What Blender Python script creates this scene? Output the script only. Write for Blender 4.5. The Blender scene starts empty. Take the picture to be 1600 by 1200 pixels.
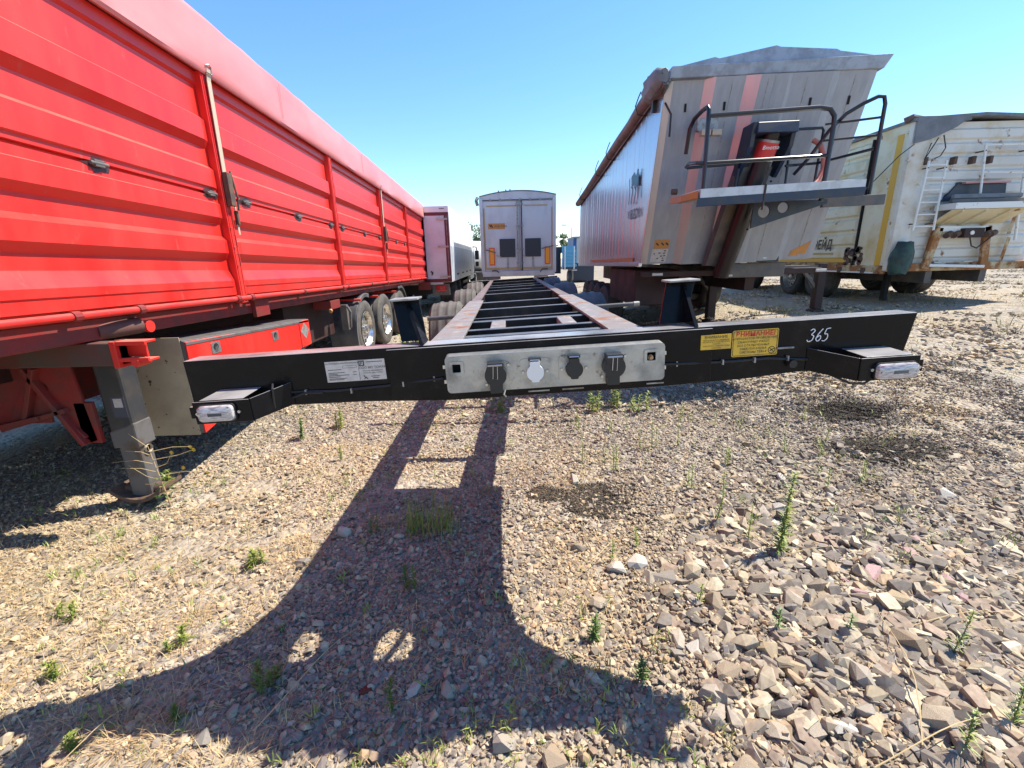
import bpy, bmesh, math, random
from math import sin, cos, pi, radians, sqrt
from mathutils import Vector, Matrix, Euler, noise

random.seed(11)
S = bpy.context.scene
COL = S.collection

# ------------------------------------------------------------------ camera, sky, sun, exposure
PITCH, ROLL = radians(15.8), radians(1.5)
fwd = Vector((0, cos(PITCH), -sin(PITCH)))
rgt0 = Vector((1, 0, 0)); up0 = rgt0.cross(fwd)
rgt = rgt0 * cos(ROLL) - up0 * sin(ROLL)
up = up0 * cos(ROLL) + rgt0 * sin(ROLL)
cam_d = bpy.data.cameras.new('camera'); cam = bpy.data.objects.new('camera', cam_d); COL.objects.link(cam)
cam_d.sensor_width = 36; cam_d.lens = 15.525; cam_d.clip_start = 0.05; cam_d.clip_end = 3000
m = Matrix.Identity(4)
for i in range(3):
    m[i][0] = rgt[i]; m[i][1] = up[i]; m[i][2] = -fwd[i]
m[2][3] = 1.6
cam.matrix_world = m
S.camera = cam

SUN = Vector((0.62, 0.25, 1.0)).normalized()
W = bpy.data.worlds.new('World'); S.world = W; W.use_nodes = True
wn = W.node_tree.nodes; wl = W.node_tree.links
bg = wn['Background']; sky = wn.new('ShaderNodeTexSky'); sky.sky_type = 'NISHITA'; sky.sun_disc = False
sky.sun_elevation = math.asin(SUN.z); sky.sun_rotation = math.atan2(SUN.x, SUN.y)
sky.air_density = 1.0; sky.dust_density = 0.0; sky.ozone_density = 3.6; sky.altitude = 100
hs = wn.new('ShaderNodeHueSaturation'); hs.inputs['Saturation'].default_value = 1.16; hs.inputs['Value'].default_value = 1.22
wl.new(sky.outputs[0], hs.inputs['Color']); wl.new(hs.outputs[0], bg.inputs[0]); bg.inputs[1].default_value = 0.112
sd = bpy.data.lights.new('sun', 'SUN'); sun = bpy.data.objects.new('sun', sd); COL.objects.link(sun)
sd.energy = 5.0; sd.angle = radians(0.5); sd.color = (1.0, 0.93, 0.80)
sun.rotation_euler = SUN.to_track_quat('Z', 'Y').to_euler(); sun.location = (6, 2, 12)
S.view_settings.view_transform = 'Standard'; S.view_settings.look = 'None'
S.view_settings.exposure = 1.02; S.view_settings.gamma = 1.0; S.view_settings.use_curve_mapping = False
S.cycles.max_bounces = 8

# ------------------------------------------------------------------ materials
def lin(c):
    return tuple(c) + (1.0,)

def mat(name, col, rough=0.5, metal=0.0, col2=None, scale=6.0, lo=0.45, hi=0.6, stretch=(1, 1, 1), detail=6.0,
        rough2=None, dust_sheen=None, bump=0.0, bscale=60.0, spec=0.5, coat=0.0, var=0.0, metal2=None, col3=None, scale3=2.0, lo3=.5, hi3=.62):
    M = bpy.data.materials.new(name); M.use_nodes = True
    n = M.node_tree.nodes; l = M.node_tree.links
    b = n['Principled BSDF']
    b.inputs['Roughness'].default_value = rough; b.inputs['Metallic'].default_value = metal
    b.inputs['Specular IOR Level'].default_value = spec; b.inputs['Coat Weight'].default_value = coat
    b.inputs['Base Color'].default_value = lin(col)
    tc = n.new('ShaderNodeTexCoord'); mp = n.new('ShaderNodeMapping'); mp.inputs['Scale'].default_value = stretch
    l.new(tc.outputs['Object'], mp.inputs['Vector'])
    out = None
    if var > 0:
        nz = n.new('ShaderNodeTexNoise'); nz.inputs['Scale'].default_value = scale * .37; nz.inputs['Detail'].default_value = 4
        l.new(mp.outputs[0], nz.inputs['Vector'])
        mr = n.new('ShaderNodeMapRange'); mr.inputs[1].default_value = .3; mr.inputs[2].default_value = .7
        mr.inputs[3].default_value = 1 - var; mr.inputs[4].default_value = 1 + var
        l.new(nz.outputs['Fac'], mr.inputs[0])
        mm = n.new('ShaderNodeMix'); mm.data_type = 'RGBA'; mm.blend_type = 'MULTIPLY'; mm.inputs[0].default_value = 1
        mm.inputs[6].default_value = lin(col); l.new(mr.outputs[0], mm.inputs[7]); out = mm.outputs[2]
    for (c2, sc, a, d, r2, m2) in ((col2, scale, lo, hi, rough2, metal2), (col3, scale3, lo3, hi3, None, None)):
        if c2 is None:
            continue
        nz = n.new('ShaderNodeTexNoise'); nz.inputs['Scale'].default_value = sc; nz.inputs['Detail'].default_value = detail
        nz.inputs['Roughness'].default_value = .62
        l.new(mp.outputs[0], nz.inputs['Vector'])
        mr = n.new('ShaderNodeMapRange'); mr.inputs[1].default_value = a; mr.inputs[2].default_value = d
        l.new(nz.outputs['Fac'], mr.inputs[0])
        mm = n.new('ShaderNodeMix'); mm.data_type = 'RGBA'; l.new(mr.outputs[0], mm.inputs[0])
        if out is not None:
            l.new(out, mm.inputs[6])
        else:
            mm.inputs[6].default_value = lin(col)
        mm.inputs[7].default_value = lin(c2); out = mm.outputs[2]
        for key, v0, v1 in (('Roughness', rough, r2), ('Metallic', metal, m2)):
            if v1 is not None:
                q = n.new('ShaderNodeMapRange'); q.inputs[3].default_value = v0; q.inputs[4].default_value = v1
                l.new(mr.outputs[0], q.inputs[0]); l.new(q.outputs[0], b.inputs[key])
    if dust_sheen is not None:   # dust on upward faces, with their sky sheen and sunlight painted in
        ge = n.new('ShaderNodeNewGeometry'); sp = n.new('ShaderNodeSeparateXYZ'); l.new(ge.outputs['True Normal'], sp.inputs[0])
        mr = n.new('ShaderNodeMapRange'); mr.inputs[1].default_value = .75; mr.inputs[2].default_value = .97; l.new(sp.outputs[2], mr.inputs[0])
        nz = n.new('ShaderNodeTexNoise'); nz.inputs['Scale'].default_value = 7; nz.inputs['Detail'].default_value = 7; l.new(mp.outputs[0], nz.inputs['Vector'])
        m3 = n.new('ShaderNodeMapRange'); m3.inputs[1].default_value = .25; m3.inputs[2].default_value = .6; m3.inputs[3].default_value = .35; m3.inputs[4].default_value = 1; l.new(nz.outputs['Fac'], m3.inputs[0])
        mu = n.new('ShaderNodeMath'); mu.operation = 'MULTIPLY'; l.new(mr.outputs[0], mu.inputs[0]); l.new(m3.outputs[0], mu.inputs[1])
        mm = n.new('ShaderNodeMix'); mm.data_type = 'RGBA'; l.new(mu.outputs[0], mm.inputs[0]); mm.inputs[7].default_value = lin(dust_sheen)
        if out is not None:
            l.new(out, mm.inputs[6])
        else:
            mm.inputs[6].default_value = lin(col)
        out = mm.outputs[2]
    if out is not None:
        l.new(out, b.inputs['Base Color'])
    if bump > 0:
        nz = n.new('ShaderNodeTexNoise'); nz.inputs['Scale'].default_value = bscale; nz.inputs['Detail'].default_value = 5
        l.new(mp.outputs[0], nz.inputs['Vector'])
        bp = n.new('ShaderNodeBump'); bp.inputs['Strength'].default_value = bump; bp.inputs['Distance'].default_value = .01
        l.new(nz.outputs['Fac'], bp.inputs['Height']); l.new(bp.outputs[0], b.inputs['Normal'])
    return M

DUST = (.30, .235, .17)
RUST = (.20, .075, .025)
M = {}
M['black'] = mat('black_paint', (.005, .0055, .007), .2, col2=(.016, .014, .013), scale=9, lo=.5, hi=.75, rough2=.36, bump=.03, bscale=30, spec=.16, dust_sheen=(.30, .29, .29), col3=(.09, .05, .03), scale3=34, lo3=.70, hi3=.74)
M['flange'] = mat('worn_flange', (.20, .175, .16), .5, col2=RUST, scale=7, lo=.52, hi=.66, rough2=.8, col3=(.42, .33, .26), scale3=19, lo3=.55, hi3=.7, bump=.1, bscale=80)
M['flange2'] = mat('brown_flange', (.13, .085, .07), .5, col2=(.24, .17, .13), scale=9, lo=.45, hi=.7, bump=.1)
M['bar'] = mat('dark_bar', (.008, .009, .012), .38, col2=(.03, .024, .021), scale=14, lo=.5, hi=.7, rough2=.6, spec=.3, dust_sheen=(.12, .12, .13))
M['galv'] = mat('galvanised', (.40, .40, .39), .42, .8, col2=(.22, .21, .19), scale=10, lo=.45, hi=.72, rough2=.6, metal2=.55, bump=.25, bscale=45,
                col3=(.10, .085, .07), scale3=24, lo3=.62, hi3=.74)
M['bracketgrey'] = mat('grey_bracket', (.33, .33, .32), .5, .3, col2=(.2, .17, .14), scale=20)
M['plastic'] = mat('black_plastic', (.012, .012, .013), .5)
M['white_plastic'] = mat('white_plastic', (.72, .70, .68), .4)
M['steel'] = mat('steel', (.5, .5, .5), .3, .9)
M['lens'] = mat('clear_lens', (.50, .47, .47), .12, 0, col2=(.25, .22, .22), scale=40, stretch=(1, 1, 6), coat=.8)
M['lensred'] = mat('lens_tint', (.32, .05, .06), .15, coat=.6)
M['yellow'] = mat('yellow_label', (.66, .40, .035), .4, col2=(.52, .32, .05), scale=25)
M['ink'] = mat('black_ink', (.012, .012, .012), .5)
M['redink'] = mat('red_ink', (.5, .02, .015), .5)
M['plate'] = mat('grey_plate', (.50, .48, .47), .4, .2, col2=(.42, .40, .39), scale=30)
M['chalk'] = mat('white_marker', (.82, .82, .80), .7)
M['red'] = mat('red_paint', (.62, .017, .012), .36, col2=(.63, .045, .032), scale=3.2, lo=.35, hi=.75, rough2=.50, stretch=(1, 1.1, .3), bump=.07, bscale=2.6,
               col3=(.48, .11, .08), scale3=18, lo3=.62, hi3=.84, dust_sheen=(.62, .20, .15))
M['redtarp'] = mat('red_tarp', (.66, .17, .165), .42, col2=(.70, .24, .225), scale=1.6, lo=.35, hi=.7, bump=.12, bscale=3, stretch=(1, .5, 1))
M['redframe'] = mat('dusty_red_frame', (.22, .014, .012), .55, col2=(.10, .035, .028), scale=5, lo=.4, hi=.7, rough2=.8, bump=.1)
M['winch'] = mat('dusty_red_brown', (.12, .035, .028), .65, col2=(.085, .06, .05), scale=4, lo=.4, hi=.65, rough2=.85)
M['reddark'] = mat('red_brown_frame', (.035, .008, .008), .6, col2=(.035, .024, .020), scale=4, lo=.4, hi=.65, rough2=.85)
M['dirtygrey'] = mat('dirty_grey_steel', (.085, .08, .078), .55, col2=(.17, .14, .115), scale=6, lo=.4, hi=.7, rough2=.8)
M['leggrey'] = mat('grey_leg', (.032, .033, .037), .45, col2=(.055, .048, .043), scale=9, lo=.45, hi=.7)
M['leglight'] = mat('light_leg', (.11, .105, .105), .5, col2=(.085, .06, .045), scale=8, lo=.5, hi=.68)
M['rust'] = mat('rust', (.12, .07, .045), .85, col2=(.07, .05, .045), scale=14, bump=.4, bscale=40)
M['beige'] = mat('dirty_beige_sheet', (.44, .36, .24), .7, col2=(.34, .27, .18), scale=5, lo=.4, hi=.7, col3=(.05, .04, .03), scale3=15, lo3=.635, hi3=.65, bump=.05)
M['tyre'] = mat('tyre_rubber', (.018, .018, .019), .75, col2=(.085, .075, .065), scale=4, lo=.35, hi=.75, bump=.1, bscale=50)
M['tyregrey'] = mat('dusty_tyre', (.055, .052, .05), .8, col2=(.13, .115, .10), scale=5, lo=.35, hi=.75, bump=.1, bscale=50)
M['fender'] = mat('dark_fender', (.045, .05, .06), .5, col2=(.16, .15, .15), scale=3, lo=.4, hi=.75, rough2=.7)
M['alu'] = mat('wheel_aluminium', (.75, .74, .72), .25, .9, col2=(.45, .42, .38), scale=14)
M['rimgrey'] = mat('rim_grey', (.24, .25, .26), .5, .4, col2=(.12, .09, .07), scale=12)
M['dark'] = mat('shadow_black', (.006, .006, .007), .8)
M['strap'] = mat('tan_strap', (.46, .38, .28), .7, bump=.2, bscale=200)
M['grease'] = mat('grease', (.035, .022, .022), .4, col2=(.10, .02, .02), scale=30)
M['trailer_alu'] = mat('brushed_aluminium', (.295, .315, .36), .42, .30, col2=(.25, .265, .30), scale=3, lo=.35, hi=.75, rough2=.48, stretch=(5, 5, .5), var=.08)
M['side_alu'] = mat('side_aluminium', (.50, .53, .59), .26, .80, col2=(.47, .50, .55), scale=3, lo=.35, hi=.75, rough2=.27, stretch=(3, 3, .4))
M['bevel_alu'] = mat('polished_bevel', (.50, .47, .49), .34, .75, col2=(.42, .40, .42), scale=3, lo=.3, hi=.8, rough2=.42, stretch=(2, 2, .3))
M['deck_alu'] = mat('deck_aluminium', (.55, .55, .55), .45, .3, col2=(.45, .45, .44), scale=8)
M['cap'] = mat('grey_blue_cap', (.30, .35, .42), .5, .2, col2=(.22, .25, .30), scale=6)
M['tarp_brown'] = mat('brown_tarp', (.15, .10, .095), .6, col2=(.10, .065, .06), scale=5, bump=.2, bscale=14)
M['tarp_grey'] = mat('grey_tarp', (.17, .18, .20), .7, col2=(.13, .14, .15), scale=6, bump=.15, bscale=10)
M['navy'] = mat('navy_paint', (.012, .024, .055), .4, col2=(.03, .035, .045), scale=10)
M['railing'] = mat('railing_black', (.010, .013, .020), .3)
M['chrome'] = mat('dark_ram', (.014, .011, .013), .35, .3)
M['redlabel'] = mat('red_label', (.55, .03, .03), .45)
M['hose'] = mat('orange_hose', (.55, .16, .11), .5)
M['orange'] = mat('orange_label', (.50, .20, .035), .5, col2=(.38, .20, .08), scale=14)
M['logo_dark'] = mat('logo_slate', (.055, .06, .085), .5)
M['logo_teal'] = mat('logo_teal', (.04, .22, .28), .5)
M['oldwhite'] = mat('old_white_paint', (.66, .60, .43), .5, col2=(.54, .40, .18), scale=2.4, lo=.46, hi=.72, col3=(.20, .075, .02), scale3=4.5, lo3=.63, hi3=.69, detail=9, bump=.05)
M['oldfront'] = mat('old_white_front', (.64, .62, .57), .5, col2=(.52, .40, .22), scale=2.0, lo=.48, hi=.72, col3=(.22, .08, .025), scale3=3.2, lo3=.625, hi3=.68, detail=9, bump=.05)
M['rustpaint'] = mat('rusted_paint', (.30, .12, .035), .8, col2=(.50, .40, .24), scale=4, lo=.46, hi=.58, col3=(.10, .04, .02), scale3=9, lo3=.55, hi3=.65, bump=.2)
M['ladder'] = mat('white_ladder', (.72, .72, .69), .5, col2=(.35, .2, .1), scale=12, lo=.62, hi=.7)
M['stripe'] = mat('yellow_stripe', (.62, .34, .02), .5)
M['green'] = mat('green_tarp_bag', (.02, .065, .055), .6, col2=(.012, .03, .03), scale=6, bump=.3, bscale=12)
M['boxwhite'] = mat('white_panel', (.80, .80, .80), .35, col2=(.72, .71, .70), scale=2)
M['doorwhite'] = mat('white_door', (.58, .64, .70), .35, col2=(.52, .56, .61), scale=2)
M['panelgrey'] = mat('grey_blue_panel', (.42, .46, .52), .4, col2=(.36, .39, .44), scale=2)
M['maroon'] = mat('maroon_frame', (.12, .012, .022), .45)
M['taillight'] = mat('tail_light', (.42, .008, .012), .2, coat=.6)
M['silver'] = mat('silver_door', (.46, .46, .50), .38, .35, col2=(.40, .39, .43), scale=2, stretch=(1, 1, .4))
M['tan'] = mat('tan_tape', (.40, .29, .13), .6)
M['darkflap'] = mat('dark_panel', (.020, .026, .035), .5)
M['refred'] = mat('reflective_red', (.62, .04, .015), .4)
M['refyel'] = mat('reflective_yellow', (.72, .30, .015), .4)
M['blue'] = mat('cabin_blue', (.02, .08, .25), .5)
M['lightblue'] = mat('board_blue', (.10, .32, .48), .5)
M['grass'] = mat('weed_green', (.17, .22, .04), .5, col2=(.27, .27, .06), scale=9)
M['grass2'] = mat('weed_dark', (.08, .15, .03), .5, col2=(.13, .19, .04), scale=9)
M['straw'] = mat('dry_straw', (.50, .37, .19), .7, col2=(.40, .27, .13), scale=3)
M['redstraw'] = mat('rusty_straw', (.26, .13, .06), .7)
M['petal'] = mat('yellow_petal', (.70, .46, .02), .5)
M['bark'] = mat('bark', (.10, .075, .05), .9)
M['leaf'] = mat('tree_leaf', (.06, .10, .035), .6)
M['brick'] = mat('red_brown_chip', (.13, .022, .012), .8, bump=.3)

def stone_mat(name, attr):
    """stone; colour drawn per object (attr None) or from the pebble's own colour"""
    Mx = bpy.data.materials.new(name); Mx.use_nodes = True
    n = Mx.node_tree.nodes; l = Mx.node_tree.links; b = n['Principled BSDF']
    b.inputs['Roughness'].default_value = .85; b.inputs['Specular IOR Level'].default_value = .3
    tc = n.new('ShaderNodeTexCoord')
    nz = n.new('ShaderNodeTexNoise'); nz.inputs['Scale'].default_value = 28 if attr is None else 60; nz.inputs['Detail'].default_value = 6
    l.new(tc.outputs['Object'], nz.inputs['Vector'])
    mr = n.new('ShaderNodeMapRange'); mr.inputs[1].default_value = .3; mr.inputs[2].default_value = .7; mr.inputs[3].default_value = .78; mr.inputs[4].default_value = 1.15
    l.new(nz.outputs['Fac'], mr.inputs[0])
    if attr is None:
        oi = n.new('ShaderNodeObjectInfo'); cr = n.new('ShaderNodeValToRGB'); e = cr.color_ramp
        e.interpolation = 'CONSTANT'
        cols = [(0.337, 0.276, 0.206), (0.255, 0.223, 0.189), (0.377, 0.306, 0.215), (0.224, 0.179, 0.138), (0.306, 0.262, 0.215), (0.418, 0.349, 0.249), (0.275, 0.209, 0.146), (0.347, 0.286, 0.219), (0.194, 0.170, 0.150), (0.388, 0.301, 0.194)]
        e.elements[0].color = lin(cols[0]); e.elements[1].color = lin(cols[1]); e.elements[1].position = .1
        for i, c in enumerate(cols[2:]):
            q = e.elements.new(.1 * (i + 2)); q.color = lin(c)
        l.new(oi.outputs['Random'], cr.inputs[0]); src = cr.outputs[0]
    else:
        a = n.new('ShaderNodeAttribute'); a.attribute_name = 'pc'
        t = n.new('ShaderNodeAttribute'); t.attribute_name = 'tint'; t.attribute_type = 'INSTANCER'
        mm = n.new('ShaderNodeMix'); mm.data_type = 'RGBA'; mm.blend_type = 'MULTIPLY'; mm.inputs[0].default_value = 1
        l.new(a.outputs['Color'], mm.inputs[6]); l.new(t.outputs['Color'], mm.inputs[7]); src = mm.outputs[2]
    m2 = n.new('ShaderNodeMix'); m2.data_type = 'RGBA'; m2.blend_type = 'MULTIPLY'; m2.inputs[0].default_value = 1
    l.new(src, m2.inputs[6]); l.new(mr.outputs[0], m2.inputs[7]); l.new(m2.outputs[2], b.inputs['Base Color'])
    if attr is None:
        bp = n.new('ShaderNodeBump'); bp.inputs['Strength'].default_value = .35; bp.inputs['Distance'].default_value = .01
        l.new(nz.outputs['Fac'], bp.inputs['Height']); l.new(bp.outputs[0], b.inputs['Normal'])
    return Mx
M['stone'] = stone_mat('field_stone', None)
M['pebble'] = stone_mat('pebble_stone', 'pc')
M['pinkstone'] = mat('pinkish_stone', (.34, .20, .19), .85, col2=(.40, .28, .26), scale=25, bump=.3)
M['palestone'] = mat('pale_stone', (.46, .42, .36), .85, col2=(.36, .32, .27), scale=25, bump=.3)

# ------------------------------------------------------------------ mesh helpers
class MB:
    def __init__(s):
        s.v = []; s.f = []; s.mi = []; s.cur = 0
    def add(s, vs, fs):
        o = len(s.v); s.v += [tuple(p) for p in vs]
        for f in fs:
            s.f.append(tuple(i + o for i in f)); s.mi.append(s.cur)
        return s
    def hexa(s, p):
        """p: 8 points, bottom ring 0-3 (ccw from above), top ring 4-7"""
        return s.add(p, [(3, 2, 1, 0), (4, 5, 6, 7), (0, 1, 5, 4), (1, 2, 6, 5), (2, 3, 7, 6), (3, 0, 4, 7)])
    def box(s, x0, x1, y0, y1, z0, z1):
        return s.hexa([(x0, y0, z0), (x1, y0, z0), (x1, y1, z0), (x0, y1, z0), (x0, y0, z1), (x1, y0, z1), (x1, y1, z1), (x0, y1, z1)])
    def bar(s, a, b, w, h, upv=(0, 0, 1)):
        """rectangular bar from a to b"""
        a = Vector(a); b = Vector(b); d = (b - a).normalized(); u = Vector(upv)
        sx = d.cross(u)
        if sx.length < 1e-4:
            sx = d.cross(Vector((1, 0, 0)))
        sx.normalize(); u = sx.cross(d)
        sx *= w / 2; u *= h / 2
        return s.hexa([a - sx - u, a + sx - u, b + sx - u, b - sx - u, a - sx + u, a + sx + u, b + sx + u, b - sx + u])
    def tube(s, pts, r, n=8, cap=True, r1=None):
        pts = [Vector(p) for p in pts]; rings = []; N = len(pts); ref = None
        for i, p in enumerate(pts):
            d = (pts[min(i + 1, N - 1)] - pts[max(i - 1, 0)]).normalized()
            if ref is None:
                ref = Vector((0, 0, 1)) if abs(d.z) < .9 else Vector((1, 0, 0))
            a = d.cross(ref)
            if a.length < 1e-4:
                a = d.cross(Vector((0, 1, 0)))
            a.normalize(); b = a.cross(d); ref = b
            rr = r if r1 is None else r + (r1 - r) * i / max(1, N - 1)
            if isinstance(r, (list, tuple)):
                rr = r[i]
            rings.append([p + (a * cos(2 * pi * k / n) + b * sin(2 * pi * k / n)) * rr for k in range(n)])
        vs = [q for R in rings for q in R]; fs = []
        for i in range(N - 1):
            for k in range(n):
                k2 = (k + 1) % n
                fs.append((i * n + k, i * n + k2, (i + 1) * n + k2, (i + 1) * n + k))
        if cap:
            fs.append(tuple(reversed(range(n)))); fs.append(tuple((N - 1) * n + k for k in range(n)))
        return s.add(vs, fs)
    def lathe(s, prof, c, axis='x', n=28, sgn=1, a0=0, a1=2 * pi):
        """prof: (t along axis, radius)"""
        full = abs(a1 - a0 - 2 * pi) < 1e-6; K = n if full else n + 1
        vs = []; fs = []
        for (t, r) in prof:
            for k in range(K):
                a = a0 + (a1 - a0) * k / n; u, w = r * cos(a), r * sin(a)
                p = {'x': (t * sgn, u, w), 'y': (u, t * sgn, w), 'z': (u, w, t * sgn)}[axis]
                vs.append((c[0] + p[0], c[1] + p[1], c[2] + p[2]))
        for i in range(len(prof) - 1):
            for k in range(n):
                k2 = (k + 1) % K
                fs.append((i * K + k, i * K + k2, (i + 1) * K + k2, (i + 1) * K + k))
        return s.add(vs, fs)
    def loft(s, rings, closed=False, cap=False):
        n = len(rings[0]); vs = [p for R in rings for p in R]; fs = []
        for i in range(len(rings) - 1):
            for k in range(n if closed else n - 1):
                k2 = (k + 1) % n
                fs.append((i * n + k, i * n + k2, (i + 1) * n + k2, (i + 1) * n + k))
        if cap:
            fs.append(tuple(reversed(range(n)))); fs.append(tuple((len(rings) - 1) * n + k for k in range(n)))
        return s.add(vs, fs)
    def prism(s, poly, fn0, fn1):
        n = len(poly)
        vs = [fn0(p) for p in poly] + [fn1(p) for p in poly]
        fs = [tuple(reversed(range(n))), tuple(range(n, 2 * n))] + [(k, (k + 1) % n, n + (k + 1) % n, n + k) for k in range(n)]
        return s.add(vs, fs)
    def plate(s, outer, holes, fn0, fn1):
        bm = bmesh.new(); loops = []
        for L in [outer] + holes:
            vv = [bm.verts.new((p[0], p[1], 0)) for p in L]
            for i in range(len(vv)):
                bm.edges.new((vv[i], vv[(i + 1) % len(vv)]))
        bmesh.ops.triangle_fill(bm, use_beauty=True, edges=bm.edges[:])
        bm.verts.index_update(); pts = [(v.co.x, v.co.y) for v in bm.verts]; tris = [tuple(v.index for v in f.verts) for f in bm.faces]
        bm.free()
        s.add([fn0(p) for p in pts], tris); s.add([fn1(p) for p in pts], [tuple(reversed(t)) for t in tris])
        for L in [outer] + holes:
            n = len(L)
            s.add([fn0(p) for p in L] + [fn1(p) for p in L], [(k, (k + 1) % n, n + (k + 1) % n, n + k) for k in range(n)])
        return s
    def build(s, name, mats, parent=None, smooth=False, bevel=0.0, off=None, seg=2, recalc=True):
        me = bpy.data.meshes.new(name); o_ = off
        if o_ is None and parent is not None:
            r = parent
            while r.parent:
                r = r.parent
            o_ = r.location if not r.get('_local') else (0, 0, 0)
        o_ = o_ or (0, 0, 0)
        me.from_pydata([(p[0] - o_[0], p[1] - o_[1], p[2] - o_[2]) for p in s.v], [], s.f)
        for mm in (mats if isinstance(mats, (list, tuple)) else [mats]):
            me.materials.append(mm)
        me.polygons.foreach_set('material_index', s.mi)
        if recalc:
            bm = bmesh.new(); bm.from_mesh(me); bmesh.ops.recalc_face_normals(bm, faces=bm.faces[:]); bm.to_mesh(me); bm.free()
        if smooth:
            me.polygons.foreach_set('use_smooth', [True] * len(me.polygons))
            try:
                me.set_sharp_from_angle(angle=radians(38))
            except Exception:
                pass
        me.update()
        o = bpy.data.objects.new(name, me); COL.objects.link(o)
        if parent is not None:
            o.parent = parent
        if bevel > 0:
            bv = o.modifiers.new('bevel', 'BEVEL'); bv.width = bevel; bv.segments = seg; bv.limit_method = 'ANGLE'; bv.angle_limit = radians(40)
        return o

def thing(name, label, cat, loc=(0, 0, 0), rot=(0, 0, 0), group=None, local=False):
    o = bpy.data.objects.new(name, None); COL.objects.link(o); o.location = loc; o.rotation_euler = rot; o.empty_display_size = .2
    o['label'] = label; o['category'] = cat
    if group:
        o['group'] = group
    if local:
        o['_local'] = 1
    return o
def tag(o, label, cat, group=None):
    o['label'] = label; o['category'] = cat
    if group:
        o['group'] = group
    return o
def dup(o, name, parent, loc):
    c = o.copy(); c.name = name; COL.objects.link(c); c.parent = parent; c.location = loc
    for ch in list(o.children):
        d = ch.copy(); COL.objects.link(d); d.parent = c
    return c
def B(parent, name, m_, x0, x1, y0, y1, z0, z1, bevel=.004):
    return MB().box(x0, x1, y0, y1, z0, z1).build(name, m_, parent, bevel=bevel)

def text_mb(txt, size, origin, xa, ya, shear=0.0, align='LEFT', squeeze=1.0, bold=0.0):
    """lettering as flat mesh: origin, xa / ya = direction of reading and of letter height"""
    cu = bpy.data.curves.new('lettering', 'FONT'); cu.body = txt; cu.size = size; cu.shear = shear; cu.align_x = align
    cu.resolution_u = 3; cu.offset = bold; cu.space_character = 1.05
    to = bpy.data.objects.new('lettering_tmp', cu); COL.objects.link(to)
    dg = bpy.context.evaluated_depsgraph_get()
    me = bpy.data.meshes.new_from_object(to.evaluated_get(dg))
    mb = MB(); xa = Vector(xa); ya = Vector(ya); og = Vector(origin)
    mb.add([og + xa * (v.co.x * squeeze) + ya * v.co.y for v in me.vertices], [tuple(p.vertices) for p in me.polygons])
    bpy.data.objects.remove(to); bpy.data.curves.remove(cu); bpy.data.meshes.remove(me)
    return mb

def circ(cx, cy, rx, ry=None, n=16):
    ry = ry or rx
    return [(cx + rx * cos(2 * pi * k / n), cy + ry * sin(2 * pi * k / n)) for k in range(n)]
def rrect(x0, x1, y0, y1, r, n=4):
    out = []
    for (cx, cy, a) in ((x1 - r, y0 + r, -pi / 2), (x1 - r, y1 - r, 0), (x0 + r, y1 - r, pi / 2), (x0 + r, y0 + r, pi)):
        for k in range(n + 1):
            t = a + pi / 2 * k / n; out.append((cx + r * cos(t), cy + r * sin(t)))
    return out
def sm(t):
    t = max(0., min(1., t)); return t * t * (3 - 2 * t)

# ------------------------------------------------------------------ ground
def base_h(x, y):
    h = .52 * sm((x - 1.6) / 3.2) * sm((y - 2.2) / 5.0)
    far = sm((y - 14) / 12.0) * (1 - sm((x - 6) / 5.0))
    h *= (1 - far)
    h += .10 * sm((x - 5.5) / 3) * sm((y - 4) / 5) * (1 - far)
    return h * (1 - sm((max(abs(x), abs(y)) - 60) / 80))
def gz(x, y):
    h = base_h(x, y)
    h += .045 * math.exp(-((x - 1.6) / .75) ** 2 - ((y - 1.35) / .5) ** 2)
    h -= .02 * math.exp(-((x - .585) / .2) ** 2 - ((y - 2.65) / .22) ** 2)
    k = 1 - sm((math.hypot(x, y) - 12) / 15)
    if k > 0:
        h += k * (.018 * noise.noise(Vector((x * .9, y * .9, 3))) + .008 * noise.noise(Vector((x * 3.1, y * 3.1, 7))))
    return h
def axis_pts(lo, hi, near_lo, near_hi, step):
    p = []; x = near_lo
    while x < near_hi:
        p.append(x); x += step
    s_ = step
    while x < hi:
        p.append(x); s_ *= 1.25; x += s_
    p.append(hi); s_ = step; x = near_lo
    while x > lo:
        s_ *= 1.25; x -= s_; p.append(max(x, lo))
    return sorted(set(round(q, 4) for q in p))
GM = bpy.data.materials.new('gravel_yard'); GM.use_nodes = True
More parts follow.
